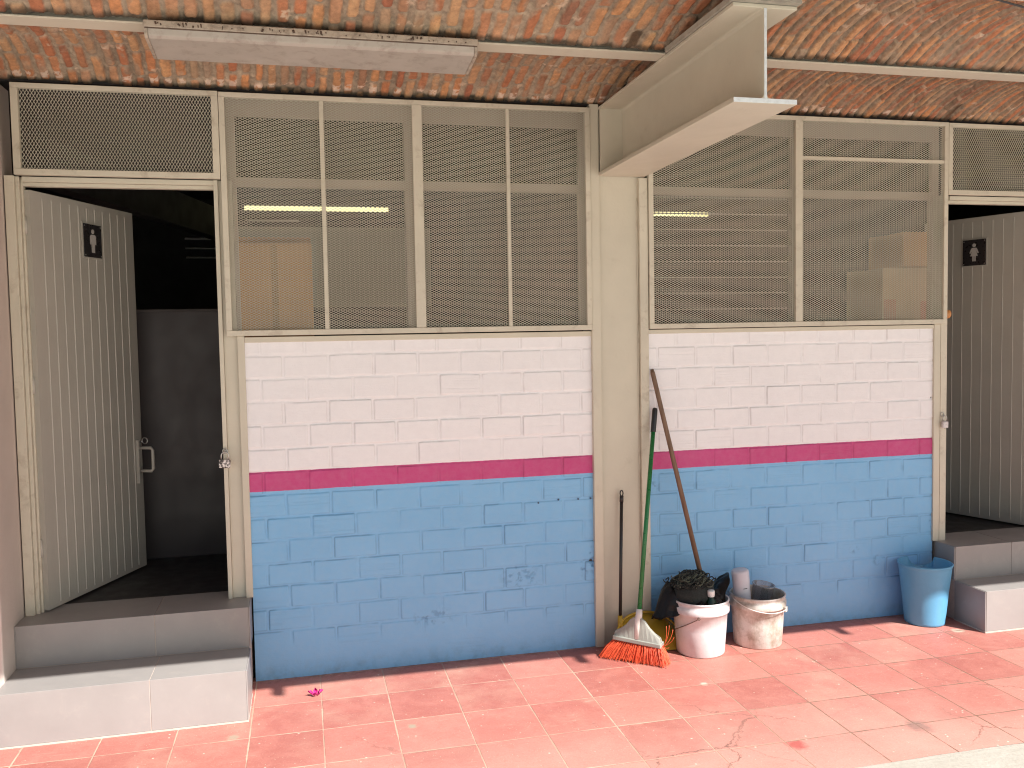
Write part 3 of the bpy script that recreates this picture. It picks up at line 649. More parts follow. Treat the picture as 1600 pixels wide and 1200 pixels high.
# the narrow jamb of the right frame faces the wall: swap look by a slim stop
for fr, xx, zz in ((dfL, -0.372, 1.128), (dfR, 3.560, 1.150)):
    e = MB(); pts = [(0.011 * math.cos(a), -0.012, 0.011 * math.sin(a)) for a in np.linspace(0, 2 * math.pi, 15)[:-1]]
    e.tube(pts, 0.0026, 8, closed=True); e.box(-0.006, 0.006, -0.004, 0.010, -0.004, 0.004)
    e.build('lock_eye', m_steel, fr, (xx - fr.location.x, -0.004, zz - 0.415))

# ================================================================== MESH GRILLES
def exp_mesh(x0, x1, z0, z1, vert, y=0.0):
    cw, ch = (0.0138, 0.0247) if vert else (0.0223, 0.0114)
    nxx = int(math.ceil((x1 - x0) / cw)); nzz = int(math.ceil((z1 - z0) / ch))
    I, J = np.meshgrid(np.arange(nxx), np.arange(nzz)); I = I.ravel(); J = J.ravel()
    ax = x0 + I * cw; az = z0 + J * ch; L = []
    for (p, q) in (((0, .5), (.5, 1)), ((.5, 1), (1, .5)), ((1, .5), (.5, 0)), ((.5, 0), (0, .5))):
        L.append(np.stack([ax + p[0] * cw, az + p[1] * ch, ax + q[0] * cw, az + q[1] * ch], 1))
    E_ = np.concatenate(L); dx = E_[:, 2] - E_[:, 0]; dz = E_[:, 3] - E_[:, 1]; ln = np.hypot(dx, dz); nx_, nz_ = -dz / ln, dx / ln
    wj = 0.00110; n = len(E_); V = np.zeros((n, 8, 3)); k = 0
    for e in (0, 2):
        for (sg, yy) in ((-1, -0.0010), (1, -0.0002), (1, 0.0012), (-1, 0.0004)):
            V[:, k, 0] = E_[:, e] + nx_ * wj * sg; V[:, k, 2] = E_[:, e + 1] + nz_ * wj * sg; V[:, k, 1] = y + yy; k += 1
    V[..., 0] = np.clip(V[..., 0], x0 - 0.004, x1 + 0.004); V[..., 2] = np.clip(V[..., 2], z0 - 0.004, z1 + 0.004)
    # sheet is never quite flat
    V[..., 1] += 0.006 * (fbm(V[..., 0] * 2.5 + 30, V[..., 2] * 2.5 + 30, 3, 2) - 0.5)
    b = (np.arange(n) * 8)[:, None]
    Q = np.concatenate([b + np.array(f)[None] for f in ((0, 1, 5, 4), (1, 2, 6, 5), (2, 3, 7, 6), (3, 0, 4, 7))])
    return V.reshape(-1, 3), Q
def grille(name, label, x0, x1, z0, z1, bars, hbars, vert=False, fl=0.026, ft=0.022, cat='grille'):
    t = thing(name, label, cat, ((x0 + x1) / 2, -0.02, z0)); cx = t.location.x
    T = lambda x: x - cx; zz = lambda z: z - z0
    f = MB(); ya, yb = -0.013, 0.016
    f.box(T(x0), T(x1), ya, yb, zz(z0), zz(z0) + 0.026); f.box(T(x0), T(x1), ya, yb, zz(z1) - ft, zz(z1))
    f.box(T(x0), T(x0) + fl, ya, yb, 0.0265, zz(z1) - ft - 0.0005); f.box(T(x1) - fl, T(x1), ya, yb, 0.0265, zz(z1) - ft - 0.0005)
    f.build('frame', m_beige_dirty, t, bevel=0.0015)
    for (bx, bw_) in bars:
        m = MB()
        if bw_ > 0.03:
            m.box(T(bx) - bw_ / 2, T(bx) + bw_ / 2, ya - 0.002, yb - 0.002, 0.0268, zz(z1) - ft - 0.001)
            for q in range(6):     # weld bumps
                zq = 0.12 + q * 0.17 + random.uniform(-.02, .02)
                m.tube([(T(bx) + bw_ * 0.1, ya - 0.0015, zq), (T(bx) + bw_ * 0.1, ya - 0.0040, zq)], [0.004, 0.0025], 8)
        else:
            m.box(T(bx) - bw_ / 2, T(bx) + bw_ / 2, ya + 0.002, yb - 0.006, 0.0268, zz(z1) - ft - 0.001)
        m.build('bar', m_beige_dirty, t, bevel=0.001)
    for (hz, xa, xb) in hbars:
        MB().box(T(xa), T(xb), ya + 0.002, yb - 0.006, zz(hz) - 0.009, zz(hz) + 0.009).build('bar', m_beige, t, bevel=0.001)
    V, Q = exp_mesh(x0 + fl, x1 - fl, z0 + 0.026, z1 - ft, vert, 0.0)
    V = V - np.array((cx, 0, z0))
    np_mesh('expanded_mesh', V, Q, m_mesh, t, smooth=False)
    return t
grille('window_grille', 'large beige expanded-mesh grille left of the column, above the left wall', -0.345, 1.452, 1.668, 2.794, [(0.118, 0.020), (0.571, 0.048), (1.023, 0.018)], [])
grille('window_grille', 'large beige expanded-mesh grille right of the column, with one short cross bar', 1.768, 3.574, 1.668, 2.798, [(2.635, 0.042)], [(2.578, 2.657, 3.547)])
grille('transom_grille', 'narrow mesh grille with upright diamonds above the man doorway', -1.216, -0.3475, 2.397, 2.797, [], [], True, 0.030)
grille('transom_grille', 'narrow mesh grille above the women doorway, cut by the right edge', 3.5765, 4.46, 2.397, 2.796, [], [], True, 0.026)
for (x, z) in ((0.15, 1.6665), (1.05, 1.6665)):
    pass

# ================================================================== WINDOWS BEHIND THE MESH
def window(name, label, x0, x1, splits, louvre=None):
    t = thing(name, label, 'window', ((x0 + x1) / 2, 0.10, 1.668)); cx = t.location.x; z0 = 1.668
    xs = [x0] + splits + [x1]; zt = 2.80 - z0; tr_ = (2.383 - z0, 2.425 - z0)
    f = MB(); f.box(x0 - cx, x1 - cx, -0.02, 0.02, 0, 0.022); f.box(x0 - cx, x1 - cx, -0.02, 0.02, zt - 0.085, zt)
    f.box(x0 - cx, x1 - cx, -0.021, 0.019, tr_[0], tr_[1])
    for i, x in enumerate(xs):
        a, b = (x, x + 0.045) if i == 0 else ((x - 0.045, x) if i == len(xs) - 1 else (x - 0.025, x + 0.025))
        f.box(a - cx, b - cx, -0.0195, 0.0195, 0.0225, tr_[0] - 0.0005); f.box(a - cx, b - cx, -0.0195, 0.0195, tr_[1] + 0.0005, zt - 0.0855)
    f.build('frame', m_inner, t, bevel=0.001)
    for i in range(len(xs) - 1):
        a = xs[i] + (0.045 if i == 0 else 0.025) - cx; b = xs[i + 1] - (0.045 if i == len(xs) - 2 else 0.025) - cx
        MB().box(a + .001, b - .001, 0.004, 0.008, tr_[1] + 0.001, zt - 0.086).build('top_pane', m_frost, t)
        if louvre is not None and i == louvre:
            for k in range(8):
                zc = 0.06 + k * 0.0865
                R = Matrix.Translation((0, 0.004, zc)) @ Matrix.Rotation(math.radians(-28), 4, 'X')
                MB().box(a + 0.002, b - 0.002, -0.003, 0.003, -0.047, 0.047, R).build('louvre_blade', m_glass, t)
                MB().box(a + 0.002, b - 0.002, -0.0036, 0.0036, 0.0475, 0.0515, R).build('louvre_clip', m_door, t)
        else:
            MB().box(a + .001, b - .001, 0.004, 0.008, 0.023, tr_[0] - 0.001).build('pane', m_glass, t)
    return t
window('framed_window', 'beige framed window behind the left mesh grille', -0.330, 1.472, [0.545])
window('framed_window', 'beige framed window with glass louvres behind the right mesh grille', 1.745, 3.600, [2.685], louvre=0)

# ================================================================== DOORS
def door(hx, hy, fx, fy, name, label, flip, ribs, sign_u, sign_z, sign_w, fem, handle=True):
    d = Vector((fx - hx, fy - hy, 0)); L = d.length; ang = math.atan2(d.y, d.x)
    t = thing(name, label, 'door', (hx, hy, 0.422), ang); s = flip      # visible face is on local side s (-1: -y', +1: +y')
    Hh = 2.34 - 0.422
    p = MB(); p.box(0, L, -0.018, 0.018, 0.0, Hh)
    for i in range(ribs):
        u = 0.082 + 0.065 * i
        zt = Hh - 0.028
        # pressed rib: a shallow fold, one side steep
        yy = 0.0182 * s
        p.add([(u - 0.0022, yy, 0.02), (u, yy + 0.0032 * s, 0.02), (u + 0.0026, yy, 0.02), (u - 0.0022, yy, zt), (u, yy + 0.0032 * s, zt), (u + 0.0026, yy, zt)],
              [(0, 1, 4, 3), (1, 2, 5, 4), (0, 2, 1), (3, 4, 5)])
    p.build('leaf', m_door, t, bevel=0.0)
    y = 0.0185 * s
    # sign
    sb = MB().box(sign_u - sign_w / 2, sign_u + sign_w / 2, y + 0.0055 * s if s > 0 else y - 0.0095, y + 0.0095 if s > 0 else y - 0.0055, sign_z - 0.0815, sign_z + 0.0815)
    so = sb.build('sign', m_sign, t, bevel=0.001); so['label'] = 'black plate with a pale %s pictogram' % ('woman' if fem else 'man')
    bk = MB().box(sign_u - sign_w / 2 - 0.008, sign_u + sign_w / 2 + 0.008, min(y + 0.0015 * s, y + 0.0054 * s), max(y + 0.0015 * s, y + 0.0054 * s), sign_z - 0.089, sign_z + 0.089)
    bk.build('sign_backing', m_door, so)
    yy0 = y + 0.0096 * s; yy1 = y + 0.0106 * s; c = MB(); u0 = sign_u
    def disc(uc, zc, r): c.prism([(uc + r * math.cos(a), zc + r * math.sin(a)) for a in np.linspace(0, 2 * math.pi, 21)[:-1]], yy0, yy1)
    disc(u0, sign_z + 0.046, 0.0115)
    if fem:
        c.prism([(u0 - 0.013, sign_z + 0.030), (u0 + 0.013, sign_z + 0.030), (u0 + 0.019, sign_z + 0.024), (u0 + 0.030, sign_z - 0.002), (u0 + 0.024, sign_z - 0.006), (u0 + 0.013, sign_z + 0.012),
                 (u0 + 0.024, sign_z - 0.022), (u0 + 0.011, sign_z - 0.022), (u0 + 0.011, sign_z - 0.055), (u0 + 0.002, sign_z - 0.055), (u0 + 0.002, sign_z - 0.022), (u0 - 0.002, sign_z - 0.022),
                 (u0 - 0.002, sign_z - 0.055), (u0 - 0.011, sign_z - 0.055), (u0 - 0.011, sign_z - 0.022), (u0 - 0.024, sign_z - 0.022), (u0 - 0.013, sign_z + 0.012), (u0 - 0.024, sign_z - 0.006), (u0 - 0.030, sign_z - 0.002), (u0 - 0.019, sign_z + 0.024)], yy0, yy1)
    else:
        c.prism([(u0 - 0.016, sign_z + 0.030), (u0 + 0.016, sign_z + 0.030), (u0 + 0.024, sign_z + 0.022), (u0 + 0.024, sign_z - 0.018), (u0 + 0.017, sign_z - 0.018), (u0 + 0.014, sign_z + 0.012),
                 (u0 + 0.0125, sign_z - 0.058), (u0 + 0.0015, sign_z - 0.058), (u0 + 0.0005, sign_z - 0.018), (u0 - 0.0005, sign_z - 0.018), (u0 - 0.0015, sign_z - 0.058), (u0 - 0.0125, sign_z - 0.058), (u0 - 0.014, sign_z + 0.012),
                 (u0 - 0.017, sign_z - 0.018), (u0 - 0.024, sign_z - 0.018), (u0 - 0.024, sign_z + 0.022)], yy0, yy1)
    c.build('pictogram', m_picto, so)
    sc = MB()
    for uu, zz in ((-1, 1), (1, 1), (-1, -1), (1, -1)):
        sc.tube([(u0 + uu * (sign_w / 2 - 0.008), yy0, sign_z + zz * 0.072), (u0 + uu * (sign_w / 2 - 0.008), yy0 + 0.0015 * s, sign_z + zz * 0.072)], 0.0035, 8)
    sc.build('screw', m_steel, so)
    if handle:
        hh = MB(); zb, zt = 0.955 - 0.422 - 0.005, 1.075 - 0.422; u = L - 0.04; o = 0.085
        hh.tube([(u, y, zb), (u, y + o * s * 0.9, zb), (u + 0.002, y + o * s, zb + 0.012), (u + 0.002, y + o * s, zt - 0.012), (u, y + o * s * 0.9, zt), (u, y, zt)], 0.0085, 10)
        hh.build('handle', m_door, t)
        MB().box(L - 0.058, L - 0.050, y + 0.0002 if s > 0 else y - 0.016, y + 0.016 if s > 0 else y - 0.0002, 0.885 - 0.422, 1.118 - 0.422).build('cover_strip', m_door, t)
        rg = MB(); rg.tube([(L - 0.02, y + s * (0.030 + 0.016 * math.sin(a)), 1.112 - 0.422 + 0.016 * math.cos(a)) for a in np.linspace(0, 2 * math.pi, 17)[:-1]], 0.0032, 8, closed=True)
        rg.tube([(L - 0.02, y, 1.105 - 0.422), (L - 0.02, y + 0.016 * s, 1.108 - 0.422)], 0.004, 8); rg.build('hasp_ring', m_steel, t)
        MB().box(L - 0.035, L - 0.027, y + 0.0002 * s - 0.0015, y + 0.0002 * s + 0.0015, 0.905 - 0.422, 0.93 - 0.422).build('keyhole', m_black_plastic, t)
    for z in (0.25, 1.0, 1.72): hg = MB(); hg.tube([(-0.004, 0.004, z), (-0.004, 0.004, z + 0.08)], 0.006, 10); hg.build('hinge', m_door, t)
    return t
door(-1.190, 0.035, -0.890, 0.785, 'ribbed_door', 'open ribbed steel door with the man sign and pull handle', -1, 11, 0.438, 2.155 - 0.422, 0.142, False)
door(4.345, 0.035, 4.345 - 0.80 * math.sin(math.radians(19)), 0.035 + 0.80 * math.cos(math.radians(19)), 'ribbed_door', 'open ribbed steel door with the woman sign, cut by the right edge', 1, 11, 0.455, 2.118 - 0.422, 0.150, True, handle=False)

# ================================================================== INTERIOR THINGS
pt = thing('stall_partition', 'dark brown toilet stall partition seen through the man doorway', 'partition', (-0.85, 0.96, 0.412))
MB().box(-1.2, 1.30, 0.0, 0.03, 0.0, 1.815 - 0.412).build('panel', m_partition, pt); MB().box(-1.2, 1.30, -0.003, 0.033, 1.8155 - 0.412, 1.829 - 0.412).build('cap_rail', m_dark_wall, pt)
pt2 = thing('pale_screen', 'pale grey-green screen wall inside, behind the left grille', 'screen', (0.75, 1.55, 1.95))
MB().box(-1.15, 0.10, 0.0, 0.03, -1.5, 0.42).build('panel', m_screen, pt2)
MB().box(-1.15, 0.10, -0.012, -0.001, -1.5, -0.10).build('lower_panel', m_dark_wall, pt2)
# inner roof girder seen through the door
gd = thing('roof_girder', 'dark steel girder crossing the ceiling inside the man doorway', 'girder', (-0.95, 1.8, 2.45), math.radians(-14))
MB().box(-0.05, 0.05, -1.2, 2.2, 0, 0.012).build('flange', m_dark_wall, gd); MB().box(-0.004, 0.004, -1.2, 2.2, 0.0125, 0.25).build('web', m_dark_wall, gd)
rl = thing('rear_louvre_window', 'small louvred window high on the rear wall, through the man doorway', 'window', (-0.50, 4.15, 2.40))
for k in range(5): MB().box(-0.5, 0.5, -0.03, 0.01, k * 0.085, k * 0.085 + 0.012, Matrix.Rotation(0.3, 4, 'X')).build('slat', m_steel, rl)
def tube_lamp(x0, x1, y, z, label):
    t = thing('fluorescent_lamp', label, 'lamp', ((x0 + x1) / 2, y, z), 0, 'lit tubes inside the toilets')
    L = (x1 - x0) / 2
    MB().tube([(-L, 0, 0), (L, 0, 0)], 0.019, 12).build('tube', m_tube, t)
    MB().box(-L - 0.03, L + 0.03, -0.03, 0.03, 0.025, 0.07).build('batten', m_dark_wall, t)
    for q in (-L - 0.015, L + 0.015): MB().box(q - 0.013, q + 0.013, -0.018, 0.018, -0.022, 0.0245).build('lamp_holder', m_dark_wall, t)
tube_lamp(-0.436, 0.752, 3.35, 2.742, 'lit fluorescent tube seen through the left mesh grille')
tube_lamp(2.35, 3.735, 3.35, 2.740, 'lit fluorescent tube seen through the right mesh grille')

def carton(name, label, x0, x1, y0, y1, z0, z1, mat, flap=True, red=False, rot=0.0, tape=True):
    cx, cy = (x0 + x1) / 2, (y0 + y1) / 2; t = thing(name, label, 'box', (cx, cy, z0), rot); a, b = (x1 - x0) / 2, (y1 - y0) / 2; h = z1 - z0
    m = MB(); th = 0.004
    m.box(-a, a, -b, -b + th, 0, h); m.box(-a, a, b - th, b, 0, h); m.box(-a, -a + th, -b + th, b - th, 0, h); m.box(a - th, a, -b + th, b - th, 0, h); m.box(-a + th, a - th, -b + th, b - th, 0, th)
    m.build('body', mat, t, bevel=0.001)
    for sgn, ang in ((-1, 0.5), (1, -0.35)):
        f = MB(); f.box(-a + 0.002, a - 0.002, 0, b * 0.9, 0, th, Matrix.Translation((0, sgn * b, h + 0.002)) @ Matrix.Rotation(sgn * ang if flap else 0.02 * sgn, 4, 'X') @ Matrix.Rotation(0 if sgn < 0 else math.pi, 4, 'Z'))
        f.build('flap', mat, t)
    if tape: MB().box(-0.012, 0.020, -b - 0.0012, -b - 0.0004, 0.0, h - 0.002).build('tape', m_tape, t)
    if red:
        MB().box(-a + 0.01, -a + 0.09, -b - 0.0014, -b - 0.0003, 0.03, 0.16).build('printed_patch', m_red_print, t); MB().box(a - 0.16, a - 0.12, -b - 0.0014, -b - 0.0003, 0.02, 0.15).build('printed_patch', m_red_print, t)
    return t
carton('cardboard_box', 'big brown cardboard box behind the left mesh grille', -0.315, 0.058, 0.19, 0.50, 1.656, 2.12, m_card, True)
carton('cardboard_box', 'pale cardboard box with red print, lower of the two behind the right grille', 3.300, 3.715, 0.17, 0.52, 1.656, 1.995, m_card_pale, False, True, tape=False)
carton('cardboard_box', 'plain brown cardboard box, upper of the two behind the right grille', 3.440, 3.725, 0.18, 0.50, 2.012, 2.205, m_card, False, False, tape=False)

# orange knob on the frame edge, right of the right grille
k = MB(); k.lathe([(0.0005, 0.027), (0.010, 0.025), (0.019, 0.018), (0.0235, 0.006), (0.022, -0.008), (0.015, -0.020), (0.0005, -0.026)], 20); ok = k.build('orange_knob', m_orange, None, (3.588, -0.012, 1.722)); tag(ok, 'small round orange knob peeping past the right grille corner', 'knob')

# ================================================================== CEILING LAMP
lp = thing('ceiling_lamp', 'dirty unlit wraparound fluorescent fixture under the brick ceiling', 'lamp', (0.09, -0.805, 2.801))
a = 0.610
MB().box(-a, a, -0.128, 0.110, -0.026, -0.0005).build('housing', m_lampbody, lp, bevel=0.003)
sec = [(-0.122, -0.0265), (-0.118, -0.044), (-0.094, -0.050), (-0.080, -0.080), (-0.062, -0.086), (0.062, -0.086), (0.085, -0.076), (0.104, -0.044), (0.106, -0.0265)]
sec = [(-0.124, -0.0265), (-0.119, -0.052), (-0.106, -0.060), (0.090, -0.076), (0.102, -0.060), (0.106, -0.0265)]
Mx = Matrix(((0, 1, 0, 0), (1, 0, 0, 0), (0, 0, 1, 0), (0, 0, 0, 1)))
MB().prism(sec, -a + 0.014, a - 0.014, Mx).build('diffuser', m_diff, lp, bevel=0.004, seg=3)
gr = MB()
for q in range(46):
    xx = -a + 0.03 + (2 * a - 0.06) * RNG.rand(); rr_ = 0.0015 + 0.004 * RNG.rand() ** 2
    gr.tube([(xx, -0.1285, -0.006 - 0.016 * RNG.rand()), (xx + rr_ * 0.7, -0.1292, -0.010 - 0.012 * RNG.rand())], rr_, 6)
gr.build('dirt_specks', simple('dead_insect_dirt', (0.09, 0.06, 0.045), 0.9), lp)['kind'] = 'stuff'
MB().box(-a + 0.004, a - 0.004, -0.1262, -0.10, -0.0300, -0.0262).build('dirty_joint', simple('joint_grime', (0.12, 0.085, 0.065), 0.9, 0.4, 40), lp)
sec2 = [(q[0] * 0.985, -0.0268 + (q[1] + 0.0265) * 0.97) for q in sec]
for q in (-a + 0.001, a - 0.0136): MB().prism(sec2, q, q + 0.0126, Mx).build('end_cap', m_lampbody, lp, bevel=0.002)

# cable top right
pts = [(1.60 + 4.4 * i / 30, -2.065 + 1.28 * i / 30, 2.72 - 0.10 * math.sin(math.pi * i / 30)) for i in range(31)]
pts = [(1.0 + 4.4 * i / 30, -2.24 + 1.27 * i / 30, 2.705 + 0.06 * ((i / 30 - 0.3) ** 2)) for i in range(31)]
cb = MB().tube(pts, 0.0035, 8).build('overhead_cable', m_cable); tag(cb, 'thin dark cable crossing the top right corner under the bricks', 'cable')

# ================================================================== PADLOCKS
def padlock(x, y, z, label, mat, wd_, tilt):
    t = thing('padlock', label, 'padlock', (x, y, z)); t.rotation_euler = (0, tilt, 0)
    MB().box(-wd_ / 2, wd_ / 2, -0.009, 0.009, -0.068, -0.030).build('body', mat, t, bevel=0.004, seg=3)
    r = wd_ * 0.32; s = MB(); pp = [(-r, 0, -0.032), (-r, 0, -0.010)] + [(-r * math.cos(q), 0, -0.010 + r * math.sin(q)) for q in np.linspace(0.3, math.pi - 0.3, 9)] + [(r, 0, -0.010), (r, 0, -0.032)]
    s.tube(pp, 0.0032, 8); s.build('shackle', m_steel, t)
    MB().tube([(0.0, 0, -0.0682), (0.0, 0, -0.070)], 0.004, 8).build('key_slot', m_black_plastic, t)
padlock(-0.372, -0.030, 1.118, 'chipped white and black padlock hanging at the man doorway', m_lock1, 0.052, 0.05)
padlock(3.566, -0.030, 1.140, 'plain pale padlock hanging on the women door frame', m_lock2, 0.036, 0.0)

# ================================================================== BROOM
br = thing('broom', 'broom with green handle and flared orange bristles leaning by the column', 'broom', (1.574, -0.256, 0))
O = Vector(br.location)
top = Vector((1.789, -0.040, 1.254)); sock = Vector((1.606, -0.250, 0.238)); ax = (top - sock).normalized()
MB().tube([sock - ax * 0.01 - O, top - ax * 0.125 - O], 0.0112, 14).build('handle', m_green, br)
g_ = [top - ax * 0.128 - O, top - ax * 0.122 - O, top - ax * 0.012 - O, top - ax * 0.003 - O, top - O]; MB().tube(g_, [0.0135, 0.0142, 0.0142, 0.012, 0.006], 14).build('grip', m_black_plastic, br)
hd = Vector((0.77, -0.64, 0)).normalized(); nd = Vector((-hd.y * -1, hd.x * -1, 0)); nd = Vector((hd.y, -hd.x, 0))    # nd points to the camera side
HC = Vector((1.598, -0.252, 0.118))
def hp(u, z, o): return HC + hd * u * 0.86 + Vector((0, 0, z)) + nd * o - O - hd * 0.0
rows = [(-0.140, 0.000, 0.030), (-0.138, 0.020, 0.026), (-0.105, 0.036, 0.022), (-0.072, 0.058, 0.020), (-0.045, 0.088, 0.018), (-0.022, 0.102, 0.018), (0.022, 0.100, 0.018), (0.045, 0.084, 0.018), (0.070, 0.054, 0.020), (0.100, 0.030, 0.022), (0.134, 0.010, 0.026), (0.138, -0.008, 0.030)]
poly_top = rows; vs = []; n = len(rows)
for (u, z, o) in rows: vs += [hp(u, z, o * 0.5), hp(u, z, -o * 0.5)]
for (u, z, o) in rows: vs += [hp(u, -0.012 - 0.03 * (u + 0.14) * 0.2, 0.026), hp(u, -0.012 - 0.03 * (u + 0.14) * 0.2, -0.026)]
fs = []
for i in range(n - 1):
    a0, a1, b0, b1 = 2 * i, 2 * i + 1, 2 * i + 2, 2 * i + 3; c0, c1, d0, d1 = a0 + 2 * n, a1 + 2 * n, b0 + 2 * n, b1 + 2 * n
    fs += [(a0, b0, b1, a1), (a0, c0, d0, b0), (a1, b1, d1, c1), (c0, c1, d1, d0)]
fs += [(0, 1, 2 * n + 1, 2 * n), (2 * n - 2, 4 * n - 2, 4 * n - 1, 2 * n - 1)]
hm = MB().add(vs, fs); hm.build('head', m_head, br, bevel=0.003)
rim_ = MB(); rim_.add([hp(-0.146, -0.020, 0.030), hp(0.146, -0.034, 0.030), hp(0.146, -0.034, -0.03), hp(-0.146, -0.020, -0.03), hp(-0.146, 0.002, 0.030), hp(0.146, -0.012, 0.030), hp(0.146, -0.012, -0.03), hp(-0.146, 0.002, -0.03)],
                      [(0, 3, 2, 1), (4, 5, 6, 7), (0, 1, 5, 4), (1, 2, 6, 5), (2, 3, 7, 6), (3, 0, 4, 7)]); rim_.build('head_rim', m_head, br, bevel=0.004)
MB().tube([HC + nd * 0.006 + Vector((0, 0, -0.005)) - O, HC + nd * 0.006 + Vector((0.006, 0.006, 0.085)) - O, sock - ax * 0.008 - O, sock + ax * 0.022 - O], [0.022, 0.0195, 0.0165, 0.0155], 16).build('socket', m_white_plastic, br)
# bristles: tufts of tapered fibres
bb = MB(); rnd = random.Random(7)
A = Vector((1.436, -0.142, 0.004)); B = Vector((1.712, -0.372, 0.004))
for i in range(1500):
    s_ = rnd.random(); tuft = round(s_ * 22) / 22.0; s2 = s_ * 0.35 + tuft * 0.65
    u = -0.118 + 0.236 * (tuft + rnd.uniform(-0.012, 0.012)); o = rnd.uniform(-0.021, 0.021)
    p0 = HC + hd * u + nd * o + Vector((0, 0, -0.018 - 0.05 * (u + 0.135) * 0.2))
    e_ = A.lerp(B, min(1.01, max(-0.01, s2 + rnd.gauss(0, 0.012)))) + nd * (o * 1.5 + rnd.gauss(0, 0.007) + 0.004); e_.z = 0.003 + abs(rnd.gauss(0, 0.006)) + 0.018 * abs(s2 - 0.5) * 0
    mid = p0.lerp(e_, 0.5) + Vector((rnd.gauss(0, 0.003), rnd.gauss(0, 0.003), 0.006))
    bb.tube([p0 - O, mid - O, e_ - O], [0.0011, 0.0010, 0.0008], 3, cap=False)
# stray long fibres
for (sx_, ex, ey, ez) in ((0.133, 0.178, -0.010, 0.060), (0.128, 0.165, 0.01, 0.085), (0.130, 0.150, 0.01, 0.080), (0.12, 0.160, 0, -0.03), (-0.13, -0.175, 0.0, -0.09), (-0.128, -0.180, 0.01, -0.07), (0.125, 0.19, 0.012, 0.03)):
    p0 = HC + hd * sx_ + Vector((0, 0, -0.03)); p2 = HC + hd * ex + nd * ey + Vector((0, 0, ez)); p1 = p0.lerp(p2, 0.5) + hd * (0.016 if sx_ > 0 else -0.014) + Vector((0, 0, -0.01))
    pts = [p0 * (1 - t) ** 2 + p1 * 2 * t * (1 - t) + p2 * t * t - O for t in np.linspace(0, 1, 8)]; bb.tube(pts, 0.0011, 4)
bb.build('bristles', m_bristle, br)

# ================================================================== DUSTPAN
dp = thing('dustpan', 'mustard yellow dustpan with thin black stick standing behind the broom', 'dustpan', (1.68, -0.10, 0)); O2 = Vector(dp.location)
N_ = 26; outer = []; 
for i in range(N_ + 1):
    a_ = math.pi * i / N_; cx_ = 1.705 - 0.178 * math.cos(a_); h_ = 0.168 * (max(0.0, math.sin(a_)) ** 0.62)
    outer.append((cx_, h_))
vs = []; fs = []
lean = lambda h: -0.175 + h * 0.85
for th in (0.0, 0.006):
    for (x, h) in outer: vs.append(Vector((x, lean(h) + th, h + 0.003)) - O2)
    for (x, h) in outer: vs.append(Vector((x * 0.95 + 1.705 * 0.05, lean(0) + th + 0.0, 0.004)) - O2)
n = N_ + 1
for b_ in (0, 2 * n):
    for i in range(N_): fs.append((b_ + i, b_ + i + 1, b_ + n + i + 1, b_ + n + i))
for i in range(N_): fs.append((i, 2 * n + i, 2 * n + i + 1, i + 1))
pan = MB().add(vs, fs, True)
rimp = [Vector((x, lean(h) - 0.010, h + 0.006)) - O2 for (x, h) in outer]; pan.tube(rimp, 0.006, 8)
pan.build('pan', m_mustard, dp)
MB().tube([Vector((1.572, -0.072, 0.10)) - O2, Vector((1.572, -0.066, 0.175)) - O2], [0.016, 0.012], 12).build('socket', m_mustard, dp)
MB().tube([Vector((1.570, -0.071, 0.115)) - O2, Vector((1.598, -0.036, 0.77)) - O2], 0.0088, 12).build('stick', m_black_plastic, dp)
hgp = MB(); hgp.tube([Vector((1.598, -0.036, 0.765)) - O2, Vector((1.600, -0.034, 0.80)) - O2], [0.0105, 0.0105], 12)
hgp.tube([Vector((1.600 + 0.008 * math.cos(t), -0.034, 0.812 + 0.015 * math.sin(t))) - O2 for t in np.linspace(0, 2 * math.pi, 15)[:-1]], 0.0034, 8, closed=True)
hgp.build('hanging_loop', m_black_plastic, dp)

# ================================================================== BUCKETS
def pail(name, label, c, rb, rt, h, mat, bail_side, inner, lip=True, group=None):
    t = thing(name, label, 'bucket', (c[0], c[1], 0), 0, group)
    R = lambda z: rb + (rt - rb) * z / h
    pr = [(rb * 0.86, 0.006), (rb - 0.004, 0.0), (rb, 0.006), (R(h * 0.45), h * 0.45), (R(h - 0.066), h - 0.066)]
    if lip: pr += [(R(h) + 0.004, h - 0.064), (R(h) + 0.006, h - 0.060), (R(h) + 0.007, h - 0.032), (R(h) + 0.0015, h - 0.028), (R(h) + 0.001, h - 0.012), (R(h) + 0.0045, h - 0.009), (R(h) + 0.0045, h - 0.002), (R(h) + 0.0015, h), (R(h) - 0.003, h - 0.002)]
    pr += [(R(h) - 0.0035, h - 0.01), (R(h * 0.5) - 0.004, h * 0.5), (rb - 0.005, 0.012), (0.001, 0.011)]
    MB().lathe(pr, 72, cap0=True, wob=lambda a_, z: 0.004 * math.sin(2 * a_ + 1)).build('body', mat, t)
    return t, R
# white pail
b1, R1 = pail('bucket', 'white plastic bucket holding the black bag, mop head and bottle', (1.957, -0.213), 0.122, 0.142, 0.282, m_bucket1, None, None)
w = MB(); c0 = Vector((0.06 - 0.10, -0.12, 0.222))
ang0 = math.radians(-118); p0 = Vector((0.148 * math.cos(ang0), 0.148 * math.sin(ang0), 0.212)); ang1 = math.radians(-178)
pts = []
for i in range(12):
    t_ = i / 11; a_ = ang0 + (ang1 - ang0) * t_; rr_ = 0.146 - 0.006 * math.sin(t_ * math.pi); pts.append((rr_ * math.cos(a_), rr_ * math.sin(a_), 0.212 - 0.085 * (t_ ** 0.9)))
w.tube(pts, 0.0022, 6); w.tube([(p0.x * 1.0 + 0.006 * math.cos(q) * -math.sin(ang0), p0.y + 0.006 * math.cos(q) * math.cos(ang0), 0.212 + 0.006 * math.sin(q)) for q in np.linspace(0, 2 * math.pi, 11)[:-1]], 0.002, 6, closed=True)
